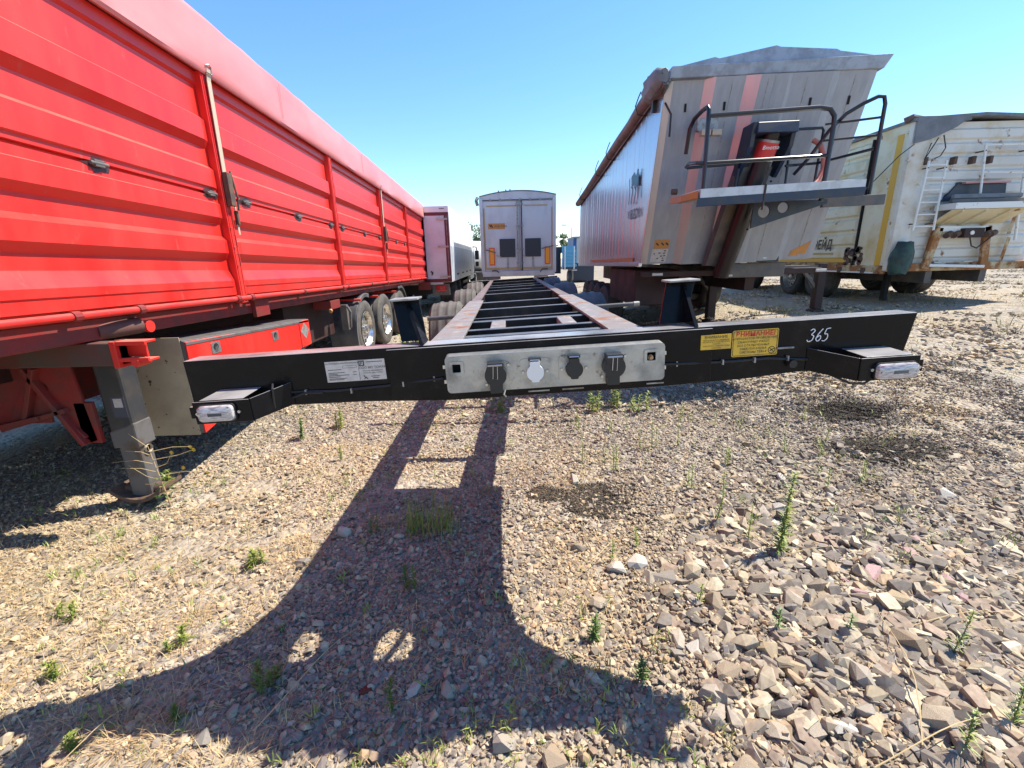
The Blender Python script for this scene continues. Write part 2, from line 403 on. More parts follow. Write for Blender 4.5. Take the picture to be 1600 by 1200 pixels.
def ground_material():
    n = GM.node_tree.nodes; l = GM.node_tree.links; b = n['Principled BSDF']
    b.inputs['Roughness'].default_value = .95; b.inputs['Specular IOR Level'].default_value = .15
    tc = n.new('ShaderNodeTexCoord'); P = tc.outputs['Object']
    def nz(sc, det=6, ro=.6):
        q = n.new('ShaderNodeTexNoise'); q.inputs['Scale'].default_value = sc; q.inputs['Detail'].default_value = det; q.inputs['Roughness'].default_value = ro
        l.new(P, q.inputs['Vector']); return q.outputs['Fac']
    def mix(f, a, c, typ='MIX'):
        q = n.new('ShaderNodeMix'); q.data_type = 'RGBA'; q.blend_type = typ
        if isinstance(f, float): q.inputs[0].default_value = f
        else: l.new(f, q.inputs[0])
        for i, v in ((6, a), (7, c)):
            if isinstance(v, tuple): q.inputs[i].default_value = lin(v)
            else: l.new(v, q.inputs[i])
        return q.outputs[2]
    def rng(v, a, c, o0=0., o1=1.):
        q = n.new('ShaderNodeMapRange'); q.inputs[1].default_value = a; q.inputs[2].default_value = c; q.inputs[3].default_value = o0; q.inputs[4].default_value = o1
        l.new(v, q.inputs[0]); return q.outputs[0]
    # stones at two sizes, as cells with their own shade
    vo = n.new('ShaderNodeTexVoronoi'); vo.inputs['Scale'].default_value = 24; l.new(P, vo.inputs['Vector'])
    vo2 = n.new('ShaderNodeTexVoronoi'); vo2.inputs['Scale'].default_value = 9; l.new(P, vo2.inputs['Vector'])
    sep = n.new('ShaderNodeSeparateColor'); l.new(vo.outputs['Color'], sep.inputs[0])
    sep2 = n.new('ShaderNodeSeparateColor'); l.new(vo2.outputs['Color'], sep2.inputs[0])
    soil = mix(rng(nz(1.1), .35, .65), (.43, .345, .235), (.35, .285, .20))
    soil = mix(rng(nz(14, 8), .4, .7), soil, (.28, .225, .16))
    cr = n.new('ShaderNodeValToRGB'); e = cr.color_ramp
    e.elements[0].color = lin((.15, .14, .14)); e.elements[1].color = lin((.42, .37, .30))
    q = e.elements.new(.45); q.color = lin((.27, .245, .225)); l.new(sep.outputs[0], cr.inputs[0])
    cr2 = n.new('ShaderNodeValToRGB'); e = cr2.color_ramp
    e.elements[0].color = lin((.17, .155, .15)); e.elements[1].color = lin((.46, .41, .34)); l.new(sep2.outputs[1], cr2.inputs[0])
    st = mix(rng(nz(2.3, 4), .42, .58), cr.outputs[0], cr2.outputs[0])
    col = mix(rng(nz(.8, 5), .36, .62, .85, .30), soil, st)
    gf = rng(nz(.33, 5), .56, .72, 0, .55)
    col = mix(gf, col, (.22, .20, .085))
    l.new(col, b.inputs['Base Color'])
    bp = n.new('ShaderNodeBump'); bp.inputs['Strength'].default_value = .9; bp.inputs['Distance'].default_value = .025
    l.new(rng(vo.outputs['Distance'], 0, .8, 1, 0), bp.inputs['Height'])
    bp2 = n.new('ShaderNodeBump'); bp2.inputs['Strength'].default_value = .5; bp2.inputs['Distance'].default_value = .02
    l.new(nz(60, 6), bp2.inputs['Height']); l.new(bp.outputs[0], bp2.inputs['Normal']); l.new(bp2.outputs[0], b.inputs['Normal'])
ground_material()
def make_ground():
    xs = axis_pts(-1500, 1500, -6, 8, .16); ys = axis_pts(-1500, 1500, -.5, 9, .16)
    nx = len(xs); mb = MB()
    mb.add([(x, y, gz(x, y)) for y in ys for x in xs],
           [(j * nx + i, j * nx + i + 1, (j + 1) * nx + i + 1, (j + 1) * nx + i) for j in range(len(ys) - 1) for i in range(nx - 1)])
    o = mb.build('ground', GM, None, smooth=False, recalc=False)
    o.data.polygons.foreach_set('use_smooth', [True] * len(o.data.polygons))
    o['kind'] = 'structure'
    return o
GROUND = make_ground()

# ------------------------------------------------------------------ wheels
def tyre_mesh(parent, name, x, y, z, sgn, r, w, mt, mr, spokes=10, dish=.10, n=36):
    """wheel whose outer face looks along sgn*x; x is that outer face. wheel > rim"""
    prof = [(-w, r * .62), (-w - .004, r * .8), (-w + .01, r * .93), (-w + .04, r * .99), (-w * .66, r), (-w * .64, r * .975), (-w * .60, r * .975), (-w * .58, r),
            (-w * .42, r), (-w * .40, r * .975), (-w * .36, r * .975), (-w * .34, r), (-.04, r * .99), (-.01, r * .93), (.004, r * .8), (-.004, r * .68), (-.012, r * .615), (-.05, r * .60)]
    o = MB().lathe(prof, (x, y, z), 'x', n, sgn).build(name, mt, parent, smooth=True)
    rb = MB()
    rb.lathe([(-.002, r * .60), (.002, r * .585), (-.02, r * .56), (-dish * .8, r * .53), (-dish, r * .50), (-dish, r * .47)], (x, y, z), 'x', n, sgn)
    for k in range(spokes):   # webs between the hand holes
        a = 2 * pi * k / spokes; da = pi / spokes * .52
        P_ = lambda rr, aa, t: (x + sgn * t, y + rr * cos(aa), z + rr * sin(aa))
        rb.add([P_(r * .47, a - da, -dish), P_(r * .47, a + da, -dish), P_(r * .33, a + da * 1.1, -dish + .012), P_(r * .33, a - da * 1.1, -dish + .012)], [(0, 1, 2, 3)])
    rb.lathe([(-dish + .012, r * .335), (-dish + .014, r * .20), (-dish + .014, r * .17), (-dish + .07, r * .15), (-dish + .085, r * .08), (-dish + .085, 0.001)], (x, y, z), 'x', n, sgn)
    for k in range(10):
        a = 2 * pi * k / 10; c = (x, y + r * .265 * cos(a), z + r * .265 * sin(a))
        rb.lathe([(-dish + .012, .017), (-dish + .045, .016), (-dish + .048, .001)], c, 'x', 6, sgn)
    rb.cur = 1
    rb.lathe([(-dish - .06, r * .5), (-dish - .06, .001)], (x, y, z), 'x', 20, sgn)
    rb.build('rim', [mr, M['dark']], o, smooth=True)
    return o

# ================================================================== container chassis (own frame: x across, y away from the viewer, front face at y=0)
CH = thing('container_chassis', 'long black skeletal container chassis with a socket panel on its front beam', 'trailer',
           (0.124, 1.5, 0), (0, -0.041, 0), local=True)
def dz(y):
    return 1.335 - .0224 * y
def build_chassis():
    # front beam: taller in the middle, flat sided box with thin flanges
    mb = MB()
    tops = [(-1.209, 1.338), (1.319, 1.338)]
    xs = [-1.209, -.6, -.3, .45, .75, 1.319]; zb = [1.160, 1.150, 1.134, 1.134, 1.142, 1.183]
    rings = []
    for x, z in zip(xs, zb):
        x2 = x if x < 1.3 else x - .03
        rings.append([(x, 0, 1.338), (x2, 0, z), (x2, .085, z), (x, .085, 1.338)])
    mb.loft(rings, closed=True, cap=True).build('front_beam', M['black'], CH, bevel=.004)
    MB().box(-.50, .62, -.012, -.001, 1.150, 1.332).build('web_plate', M['black'], CH, bevel=.003)
    # pick up plate under the front, with two openings
    half = [(.03, 1.16), (.1, 1.12), (.16, 1.0), (.22, .86), (.30, .74), (.40, .64), (.55, .575), (.75, .55), (1.25, .54), (1.69, .535)]
    outer = [(.02 + w, y) for y, w in half] + [(.02 - w, y) for y, w in reversed(half)]
    MB().plate(outer, [circ(-.30, .325, .062, .085), circ(.10, .315, .085, .095)], lambda p: (p[0], p[1], 1.147), lambda p: (p[0], p[1], 1.1565)).build('pickup_plate', M['black'], CH)
    MB().tube([(.04, .20, 1.155), (.09, .28, 1.15), (.13, .37, 1.155), (.13, .5, 1.17)], .014, 7).build('air_hose', M['plastic'], CH)
    # rails: top flange (wide pale piece, then narrower brown), web and lower flange
    def wx(y): return .385 + .0215 * y
    for s in (-1, 1):
        c = .022
        def strip(y0, y1, w, t, up_, name, mt):
            p = []
            for zz in (-t, 0):
                for (yy) in (y0, y1):
                    pass
            a0, a1 = c + s * wx(y0), c + s * wx(y1)
            i0, i1 = a0 - s * w, a1 - s * w
            z0, z1 = dz(y0) + up_, dz(y1) + up_
            MB().hexa([(min(a0, i0), y0, z0 - t), (max(a0, i0), y0, z0 - t), (max(a1, i1), y1, z1 - t), (min(a1, i1), y1, z1 - t),
                       (min(a0, i0), y0, z0), (max(a0, i0), y0, z0), (max(a1, i1), y1, z1), (min(a1, i1), y1, z1)]).build(name, mt, CH, bevel=.002)
        strip(.087, 2.27, .118, .012, .001, 'top_flange', M['flange'])
        strip(2.275, 10.55, .085, .012, -.012, 'top_flange', M['flange2'])
        mb = MB()
        for y0, y1, h in ((.46, 2.2, .17), (2.2, 3.4, .26), (3.4, 10.5, .34)):
            a0, a1 = c + s * (wx(y0) - .05), c + s * (wx(y1) - .05); z0, z1 = dz(y0) - .03, dz(y1) - .03
            mb.bar((a0, y0, z0 - h / 2), (a1, y1, z1 - h / 2), .012, h)
            mb.bar((a0, y0, z0 - h), (a1, y1, z1 - h), .11, .012)
        mb.build('rail_web', M['bar'], CH)
    for y, w, h in ((.13, .06, .05), (.26, .05, .06), (.46, .04, .05), (.79, .055, .05), (.95, .02, .02), (1.53, .05, .07), (2.18, .06, .09), (3.5, .06, .09), (4.36, .05, .07), (5.39, .06, .09), (6.3, .06, .08), (8.2, .06, .08)):
        ww = wx(y) - .09
        MB().box(.022 - ww, .022 + ww, y - w / 2, y + w / 2, dz(y) - .014 - h, dz(y) - .014).build('cross_member', M['bar'], CH, bevel=.004)
    for x0, x1 in ((-.165, -.095), (.165, .235)):
        B(CH, 'support_lug', M['flange'], x0, x1, .485, .765, dz(.6) - .05, dz(.6) - .016)
    y = 10.55
    B(CH, 'rear_beam', M['black'], -1.15, 1.2, y, y + .16, dz(y) - .17, dz(y) - .005)
    # corner stops on the beam: upright plate, rib and cap
    for s, xb0, xb1, xt0, xt1 in ((1, .474, .568, .508, .612), (-1, -.470, -.376, -.493, -.396)):
        q = MB().hexa([(xb0, .10, 1.339), (xb1, .10, 1.339), (xb1, .112, 1.339), (xb0, .112, 1.339), (xt0, .14, 1.484), (xt1, .14, 1.484), (xt1, .152, 1.484), (xt0, .152, 1.484)])
        o = q.build('corner_stop', M['black'], CH, bevel=.002)
        xr = xb1 if s > 0 else xb1
        MB().hexa([(xr - .006, .0, 1.339), (xr + .006, .0, 1.339), (xr + .006, .10, 1.339), (xr - .006, .10, 1.339), (xt1 - .05, .13, 1.48), (xt1 - .038, .13, 1.48), (xt1 - .038, .14, 1.48), (xt1 - .05, .14, 1.48)]).build('rib', M['black'], o)
        MB().box(xt0 - .003, xt1 + .003, .10, .19, 1.485, 1.492).build('cap_plate', M['bracketgrey'], o, bevel=.002)
    # side pipe and valves
    MB().tube([(-.92, 3.0, 1.075), (1.19, 3.0, 1.085)], .022, 10).build('cross_pipe', M['fender'], CH, smooth=True)
    MB().tube([(1.17, 3.0, 1.085), (1.225, 3.0, 1.085)], .026, 10).build('pipe_cap', M['bracketgrey'], CH, smooth=True)
    for x in (-.172, .314):
        MB().lathe([(-.14, .08), (-.14, .125), (-.02, .135), (.0, .125), (.012, .10), (.014, .001)], (x, 4.8, 1.11), 'z', 20).build('air_bag', M['tyregrey'], CH, smooth=True)
    # legs, axles, wheels and ribbed half fenders
    for x in (-.55, .55):
        o = B(CH, 'landing_leg', M['dirtygrey'], x - .06, x + .06, 4.0, 4.12, .05 - .041 * x, 1.05)
        B(o, 'foot', M['rust'], x - .13, x + .13, 3.9, 4.22, .02 - .041 * x, .05 - .041 * x)
    w0 = None; f0 = None
    for i, y in enumerate((4.8, 7.5, 10.2)):
        MB().tube([(-1.0, y, .5), (1.05, y, .5)], .07, 10).build('axle', M['dirtygrey'], CH, smooth=True)
        for s in (-1, 1):
            xo = .022 + s * 1.19
            zc = .5 - .041 * xo
            tyre_mesh(CH, 'wheel', xo, y, zc, s, .50, .38, M['tyregrey'], M['rimgrey'], n=28)
            R = .575; mb = MB(); rings = []
            for k in range(15):
                a = radians(8 + 164 * k / 14.)
                ring = []
                for j in range(23):
                    t = j / 22.; rr = R + (.014 if (j % 6) in (1, 2) else 0) - .07 * (abs(t - .5) * 2) ** 6
                    ring.append((xo - s * (t * .44 - .02), y - rr * cos(a), .505 + rr * sin(a)))
                rings.append(ring)
            mb.loft(rings); mb.build('fender', M['fender'] if s > 0 else M['tyregrey'], CH, smooth=True)
    # ---- socket panel
    x0, x1, z0, z1 = -.294, .440, 1.178, 1.305
    P0 = MB().plate(rrect(x0, x1, z0, z1, .014), [rrect(-.270, -.243, 1.250, 1.277, .003), rrect(.380, .408, 1.248, 1.276, .003)],
                    lambda p: (p[0], -.062, p[1]), lambda p: (p[0], -.058, p[1]))
    P0.loft([[(p[0], -.06, p[1]) for p in rrect(x0, x1, z0, z1, .014)], [(p[0], -.012, p[1]) for p in rrect(x0 - .002, x1 + .002, z0 - .002, z1 + .002, .014)]], closed=True)
    pan = P0.build('socket_panel', M['galv'], CH, bevel=.003)
    MB().box(x0 + .01, x1 - .01, -.03, -.028, z0 + .01, z1 - .01).build('panel_back', M['dark'], pan)
    for cx, cz in ((-.2565, 1.2635), (.394, 1.262)):   # raised frames round the two openings
        MB().plate(rrect(cx - .024, cx + .024, cz - .024, cz + .024, .006), [rrect(cx - .0145, cx + .0145, cz - .0145, cz + .0145, .003)],
                   lambda p: (p[0], -.066, p[1]), lambda p: (p[0], -.0622, p[1])).build('opening_frame', M['galv'], pan, bevel=.001)
    MB().lathe([(-.068, .001), (-.068, .006), (-.058, .0065), (-.058, .009), (-.03, .009)], (.394, 0, 1.257), 'y', 14).build('brass_fitting', mat('brass', (.35, .24, .16), .35, .8), pan, smooth=True)
    def bolt(p_, x, z, y=-.066, r=.006):
        MB().lathe([(y - .004, .0005), (y - .004, r * .8), (y, r)], (x, 0, z), 'y', 6).build('bolt', M['steel'], p_)
    # two black socket boxes with wire clips, one white cap, one black cap
    for cx, cz in ((-.126, 1.240), (.263, 1.243)):
        MB().plate(rrect(cx - .036, cx + .044, cz - .040, cz + .040, .012), [], lambda p: (p[0], -.0655, p[1]), lambda p: (p[0], -.0622, p[1])).build('seat_pad', M['galv'], pan, bevel=.001)
        q = MB(); q.plate(circ(cx, cz, .036, .036, 20), [], lambda p: (p[0], -.105, p[1]), lambda p: (p[0], -.0658, p[1]))
        q.plate(rrect(cx - .026, cx + .028, cz + .012, cz + .042, .004), [], lambda p: (p[0], -.108, p[1]), lambda p: (p[0], -.066, p[1]))
        q.plate(rrect(cx - .022, cx + .020, cz - .064, cz - .02, .004), [], lambda p: (p[0], -.09, p[1]), lambda p: (p[0], -.0665, p[1]))
        o = q.build('socket', M['plastic'], pan, bevel=.002)
        MB().tube([(cx - .006, -.110, cz + .032), (cx - .009, -.111, cz - .008), (cx + .006, -.111, cz - .010), (cx + .008, -.110, cz + .032)], .0012, 5).build('wire_clip', M['steel'], pan)
        MB().tube([(cx - .024, -.110, cz + .036), (cx + .024, -.110, cz + .036)], .003, 6).build('hinge_pin', M['steel'], pan)
        bolt(pan, cx + .043, cz + .026); bolt(pan, cx - .034, cz - .038); 
    for cx, cz, mm, nm in ((.005, 1.238, M['white_plastic'], 'white_cap'), (.135, 1.240, M['plastic'], 'black_cap')):
        MB().plate(rrect(cx - .050, cx + .050, cz - .046, cz + .044, .014), [], lambda p: (p[0], -.0650, p[1]), lambda p: (p[0], -.0622, p[1])).build('seat_pad', M['galv'], pan, bevel=.001)
        q = MB(); q.plate(circ(cx, cz - .002, .0285, .028, 22), [], lambda p: (p[0], -.086, p[1]), lambda p: (p[0], -.0655, p[1]))
        q.plate(rrect(cx - .0165, cx + .0165, cz + .018, cz + .036, .003), [], lambda p: (p[0], -.087, p[1]), lambda p: (p[0], -.0655, p[1]))
        q.plate(rrect(cx - .013, cx + .013, cz - .034, cz - .018, .005), [], lambda p: (p[0], -.085, p[1]), lambda p: (p[0], -.066, p[1]))
        q.build(nm, mm, pan, bevel=.0025)
        q = MB().box(cx - .021, cx + .021, -.080, -.0655, cz + .037, cz + .046).build('cap_hinge', M['plastic'], pan, bevel=.001)
        MB().tube([(cx - .016, -.082, cz + .041), (cx + .016, -.082, cz + .041)], .0028, 6).build('hinge_pin', M['steel'], pan)
        bolt(pan, cx - .041, cz - .002); bolt(pan, cx + .041, cz - .002)
    for x, z in ((-.299, 1.267), (-.299, 1.215)):
        MB().box(x - .006, x + .002, -.045, -.033, z - .006, z + .006).build('side_bolt', M['steel'], pan)
    for x in (.4475, ):
        for z in (1.265, 1.215):
            MB().box(x - .003, x + .003, -.045, -.033, z - .006, z + .006).build('side_bolt', M['steel'], pan)
    MB().tube([(-.10, -.05, 1.176), (-.105, -.055, 1.160), (-.098, -.05, 1.150)], .004, 6).build('cord_stub', M['steel'], pan)
    for x0_, x1_ in ((-.02, .055), (.10, .175), (.395, .455)):
        MB().box(x0_, x1_, -.0145, -.0125, 1.150, 1.155).build('weld_tab', M['bracketgrey'], CH)
    # ---- lamp brackets
    for s, pts, lamp in ((-1, dict(fx0=-1.122, fx1=-.935, jx=-.850), (-1.103, -.980)), (1, dict(fx0=1.050, fx1=1.240, jx=.955), (1.092, 1.228))):
        f0_, f1_ = pts['fx0'], pts['fx1']; inner = f1_ if s < 0 else f0_
        q = MB().box(f0_, f1_, -.124, -.118, 1.146, 1.222)
        jx = pts['jx']
        q.hexa([(inner - .003, -.118, 1.146), (inner + .003, -.118, 1.146), (jx + .003, -.001, 1.160), (jx - .003, -.001, 1.160),
                (inner - .003, -.118, 1.222), (inner + .003, -.118, 1.222), (jx + .003, -.001, 1.240), (jx - .003, -.001, 1.240)])
        outer_ = f0_ if s < 0 else f1_
        q.add([(f0_ + .02, -.118, 1.221), (f1_ - .02, -.118, 1.221), (f1_ - .02, -.001, 1.226), (f0_ + .02, -.001, 1.226),
               (f0_ + .02, -.118, 1.225), (f1_ - .02, -.118, 1.225), (f1_ - .02, -.001, 1.230), (f0_ + .02, -.001, 1.230)],
              [(3, 2, 1, 0), (4, 5, 6, 7), (0, 1, 5, 4), (1, 2, 6, 5), (2, 3, 7, 6), (3, 0, 4, 7)])
        q.box(min(outer_, outer_ - s * .03) + s * .018, max(outer_, outer_ - s * .03) + s * .018, -.117, -.095, 1.165, 1.205)
        br = q.build('lamp_bracket', M['black'], CH, bevel=.0025)
        L0, L1 = lamp
        z0_, z1_ = (1.154, 1.214) if s < 0 else (1.149, 1.206)
        MB().plate(rrect(L0, L1, z0_, z1_, .014), [], lambda p: (p[0], -.132, p[1]), lambda p: (p[0], -.1242, p[1])).build('lamp_base', M['plastic'], br, bevel=.002)
        q = MB()
        rr = [[(p[0], -.132, p[1]) for p in rrect(L0 + .003, L1 - .003, z0_ + .003, z1_ - .003, .013)],
              [(p[0], -.143, p[1]) for p in rrect(L0 + .005, L1 - .005, z0_ + .005, z1_ - .005, .013)],
              [(p[0], -.149, p[1]) for p in rrect(L0 + .014, L1 - .014, z0_ + .013, z1_ - .013, .010)]]
        q.loft(rr, closed=True, cap=True).build('lamp_lens', M['lens'], br, smooth=True)
        MB().box(L0 + .008, L1 - .012, -.1455, -.1435, z1_ - .0105, z1_ - .008).build('lens_strip', M['lensred'], br)
        MB().box((L0 + L1) / 2 - .02, (L0 + L1) / 2 + .025, -.1502, -.1488, (z0_ + z1_) / 2 - .006, (z0_ + z1_) / 2 + .004).build('bulb_holder', M['fender'], br)
        for x in (L0 + .013, L1 - .013):
            MB().lathe([(-.150, .001), (-.150, .0045), (-.140, .005)], (x, 0, (z0_ + z1_) / 2), 'y', 8).build('lens_screw', M['steel'], br)
        for x in (L0 - .006, L1 + .009):
            MB().lathe([(-.130, .001), (-.130, .005), (-.124, .0055)], (x, 0, 1.183), 'y', 8).build('bracket_screw', M['steel'], br)
        if s > 0:
            MB().tube([(1.00, -.05, 1.158), (1.04, -.10, 1.135), (1.09, -.10, 1.130), (1.13, -.09, 1.148)], .004, 6).build('loop_wire', M['plastic'], br)
            MB().lathe([(-.02, .001), (-.02, .014), (-.001, .016)], (.90, 0, 1.190), 'y', 12).build('plug', M['plastic'], CH)
        else:
            MB().tube([(-.89, -.045, 1.248), (-.885, -.062, 1.235), (-.892, -.058, 1.165)], .0035, 6).build('cable_tie', M['plastic'], br)
    MB().lathe([(.086, .05), (.09, .075), (.11, .075)], (1.13, 0, 1.225), 'y', 18).build('rubber_buffer', M['navy'], CH, smooth=True)
    # ---- cables with ties
    for pts in ([(-.86, -.004, 1.205), (-.70, -.006, 1.199), (-.52, -.006, 1.205), (-.42, -.008, 1.212), (-.31, -.02, 1.222)],
                [(.45, -.02, 1.220), (.58, -.008, 1.213), (.70, -.006, 1.211), (.82, -.006, 1.214), (.90, -.006, 1.205), (.955, -.006, 1.20)],
                [(-.87, -.006, 1.180), (-.80, -.012, 1.200), (-.74, -.008, 1.196)]):
        MB().tube(pts, .0045, 6).build('cable', M['plastic'], CH, smooth=True)
    for x, z in ((-.640, 1.197), (-.455, 1.209), (-.345, 1.221), (-.80, 1.203), (.500, 1.217), (.66, 1.212), (.77, 1.212), (.885, 1.211)):
        MB().box(x - .0025, x + .0025, -.013, -.001, z - .010, z + .008).build('zip_tie', M['bracketgrey'], CH)
    B(CH, 'junction_lug', M['bracketgrey'], .846, .905, -.010, -.001, 1.243, 1.25)
    # ---- plates and labels
    o = MB().box(-.720, -.5115, -.0025, -.0005, 1.2290, 1.3025).build('data_plate', M['plate'], CH)
    q = MB(); Y_ = -.0031
    def ln(x0_, x1_, z, h=.0016): q.box(x0_, x1_, Y_, Y_ + .0005, z - h / 2, z + h / 2)
    ln(-.605, -.604, 1.266, .070)
    for z, a, b_ in ((1.273, -.712, -.665), (1.262, -.712, -.655), (1.257, -.712, -.68), (1.2525, -.712, -.64), (1.247, -.712, -.672), (1.241, -.712, -.65), (1.237, -.712, -.66)):
        ln(a, b_, z, .0018)
    for z in (1.262, 1.2525): ln(-.627, -.613, z)
    for a in ((1.2775, -.66, -.612), (1.2855, -.66, -.612)): ln(a[1], a[2], a[0], .0007)
    for x in (-.66, -.612): q.box(x, x + .0007, Y_, Y_ + .0005, 1.2775, 1.2855)
    q.box(-.602, -.583, Y_, Y_ + .0005, 1.281, 1.300)
    for z, a, b_ in ((1.294, -.577, -.52), (1.2425, -.565, -.535), (1.2365, -.56, -.538)): ln(a, b_, z, .002)
    for t in ((-.590, 1.247, -.586, 1.240), (-.580, 1.240, -.586, 1.240), (-.590, 1.234, -.584, 1.238), (-.582, 1.238, -.577, 1.234)):
        q.bar((t[0], Y_, t[1]), (t[2], Y_, t[3]), .0025, .0008, (0, 1, 0))
    q.build('plate_print', M['ink'], o)
    for i_ in (0,):
        MB().box(-.5985, -.5865, -.0036, -.0031, 1.2845, 1.2965).build('emblem', M['plate'], o)
        MB().box(-.5965, -.5945, -.0041, -.0036, 1.2855, 1.2955).box(-.5945, -.5885, -.0041, -.0036, 1.2935, 1.2955).box(-.5945, -.5885, -.0041, -.0036, 1.289, 1.2905).build('emblem_mark', M['ink'], o)
    for t_, sz, x, z in (('ООО МЗ ТОНАР', .0115, -.556, 1.2705), ('Россия, Московская', .0065, -.556, 1.2610), ('область, дер. Губино', .0065, -.556, 1.2535), ('ПОЛУПРИЦЕП-КОНТЕЙНЕРОВОЗ', .0068, -.662, 1.2925)):
        text_mb(t_, sz, (x, -.0032, z), (1, 0, 0), (0, 0, 1), align='CENTER').build('lettering', M['ink'], o, recalc=False)
    o = MB().box(.578, .6815, -.0145, -.0125, 1.2595, 1.3105).build('warning_label', M['yellow'], CH)
    o['label'] = 'small yellow warning label'
    text_mb('ВНИМАНИЕ', .0135, (.630, -.0152, 1.2975), (1, 0, 0), (0, 0, 1), align='CENTER').build('lettering', M['ink'], o, recalc=False)
    for t_, z in (('ПЕРЕД НАЧАЛОМ ДВИЖЕНИЯ', 1.2895), ('УБЕДИТЕСЬ В ПОДКЛЮЧЕНИИ', 1.2835), ('КАБЕЛЯ', 1.2765), ('ЭЛЕКТРОПИТАНИЯ СИСТЕМЫ', 1.2695), ('ТОРМОЗОВ', 1.2625)):
        text_mb(t_, .0058, (.630, -.0152, z), (1, 0, 0), (0, 0, 1), align='CENTER').build('lettering', M['ink'], o, recalc=False)
    x0, x1, z0, z1 = .691, .849, 1.2245, 1.317
    o = MB().plate(rrect(x0, x1, z0, z1, .006), [], lambda p: (p[0], -.0026, p[1]), lambda p: (p[0], -.0005, p[1])).build('warning_label', M['yellow'], CH)
    o['label'] = 'large yellow warning label with red heading'
    MB().plate(rrect(x0 + .003, x1 - .003, z0 + .003, z1 - .003, .005), [rrect(x0 + .0045, x1 - .0045, z0 + .0045, z1 - .0045, .004)], lambda p: (p[0], -.0034, p[1]), lambda p: (p[0], -.0027, p[1])).build('label_border', M['ink'], o)
    text_mb('ВНИМАНИЕ!', .0215, (.770, -.0034, 1.2955), (1, 0, 0), (0, 0, 1), align='CENTER', bold=.0008).build('heading', M['redink'], o, recalc=False)
    for t_, z in (('ЗАПРЕЩАЕТСЯ ПРОВЕДЕНИЕ', 1.284), ('СВАРОЧНЫХ РАБОТ', 1.2715), ('БЕЗ ОТКЛЮЧЕННЫХ', 1.2595), ('КАБЕЛЕЙ БЛОКА', 1.2475), ('СИСТЕМЫ ТЕBS-E', 1.2355)):
        text_mb(t_, .0105, (.765, -.0034, z), (1, 0, 0), (0, 0, 1), align='CENTER').build('lettering', M['ink'], o, recalc=False)
    q = MB().plate(circ(.829, 1.2425, .0125, n=24), [circ(.829, 1.2425, .0105, n=24)], lambda p: (p[0], -.0034, p[1]), lambda p: (p[0], -.0027, p[1]))
    q.bar((.821, -.0030, 1.250), (.837, -.0030, 1.235), .002, .0007, (0, 1, 0)); q.bar((.823, -.0030, 1.239), (.836, -.0030, 1.247), .003, .0006, (0, 1, 0))
    q.build('ban_sign', M['ink'], o)
    # hand written number
    def stroke(pts): 
        P_ = [Vector(p) for p in pts]; out = []
        for i in range(len(P_) - 1):
            p0, p1, p2, p3 = P_[max(i - 1, 0)], P_[i], P_[i + 1], P_[min(i + 2, len(P_) - 1)]
            for k in range(5):
                t = k / 5.; out.append(.5 * ((2 * p1) + (-p0 + p2) * t + (2 * p0 - 5 * p1 + 4 * p2 - p3) * t * t + (-p0 + 3 * p1 - 3 * p2 + p3) * t ** 3))
        return out + [P_[-1]]
    q = MB(); H_ = .042; og = (.949, 1.262)
    for gx, strokes in ((0, [[(.12, .92), (.35, 1.02), (.52, .85), (.28, .58), (.5, .45), (.42, .12), (.12, .0), (-.05, .15)]]),
                        (.66, [[(.55, 1.0), (.25, .6), (.1, .2), (.28, 0), (.5, .2), (.42, .45), (.16, .32)]]),
                        (1.28, [[(.62, 1.02), (.28, .98)], [(.28, .98), (.18, .58), (.42, .55), (.5, .25), (.3, .0), (.05, .02)]])):
        for st in strokes:
            q.tube([(og[0] + (gx + a + .13 * b_) * H_ * .9, -.0022, og[1] + b_ * H_) for a, b_ in [(p.x, p.y) for p in stroke([(u, v, 0) for u, v in st])]], .0016, 5)
    q.build('marker_number', M['chalk'], CH)
build_chassis()

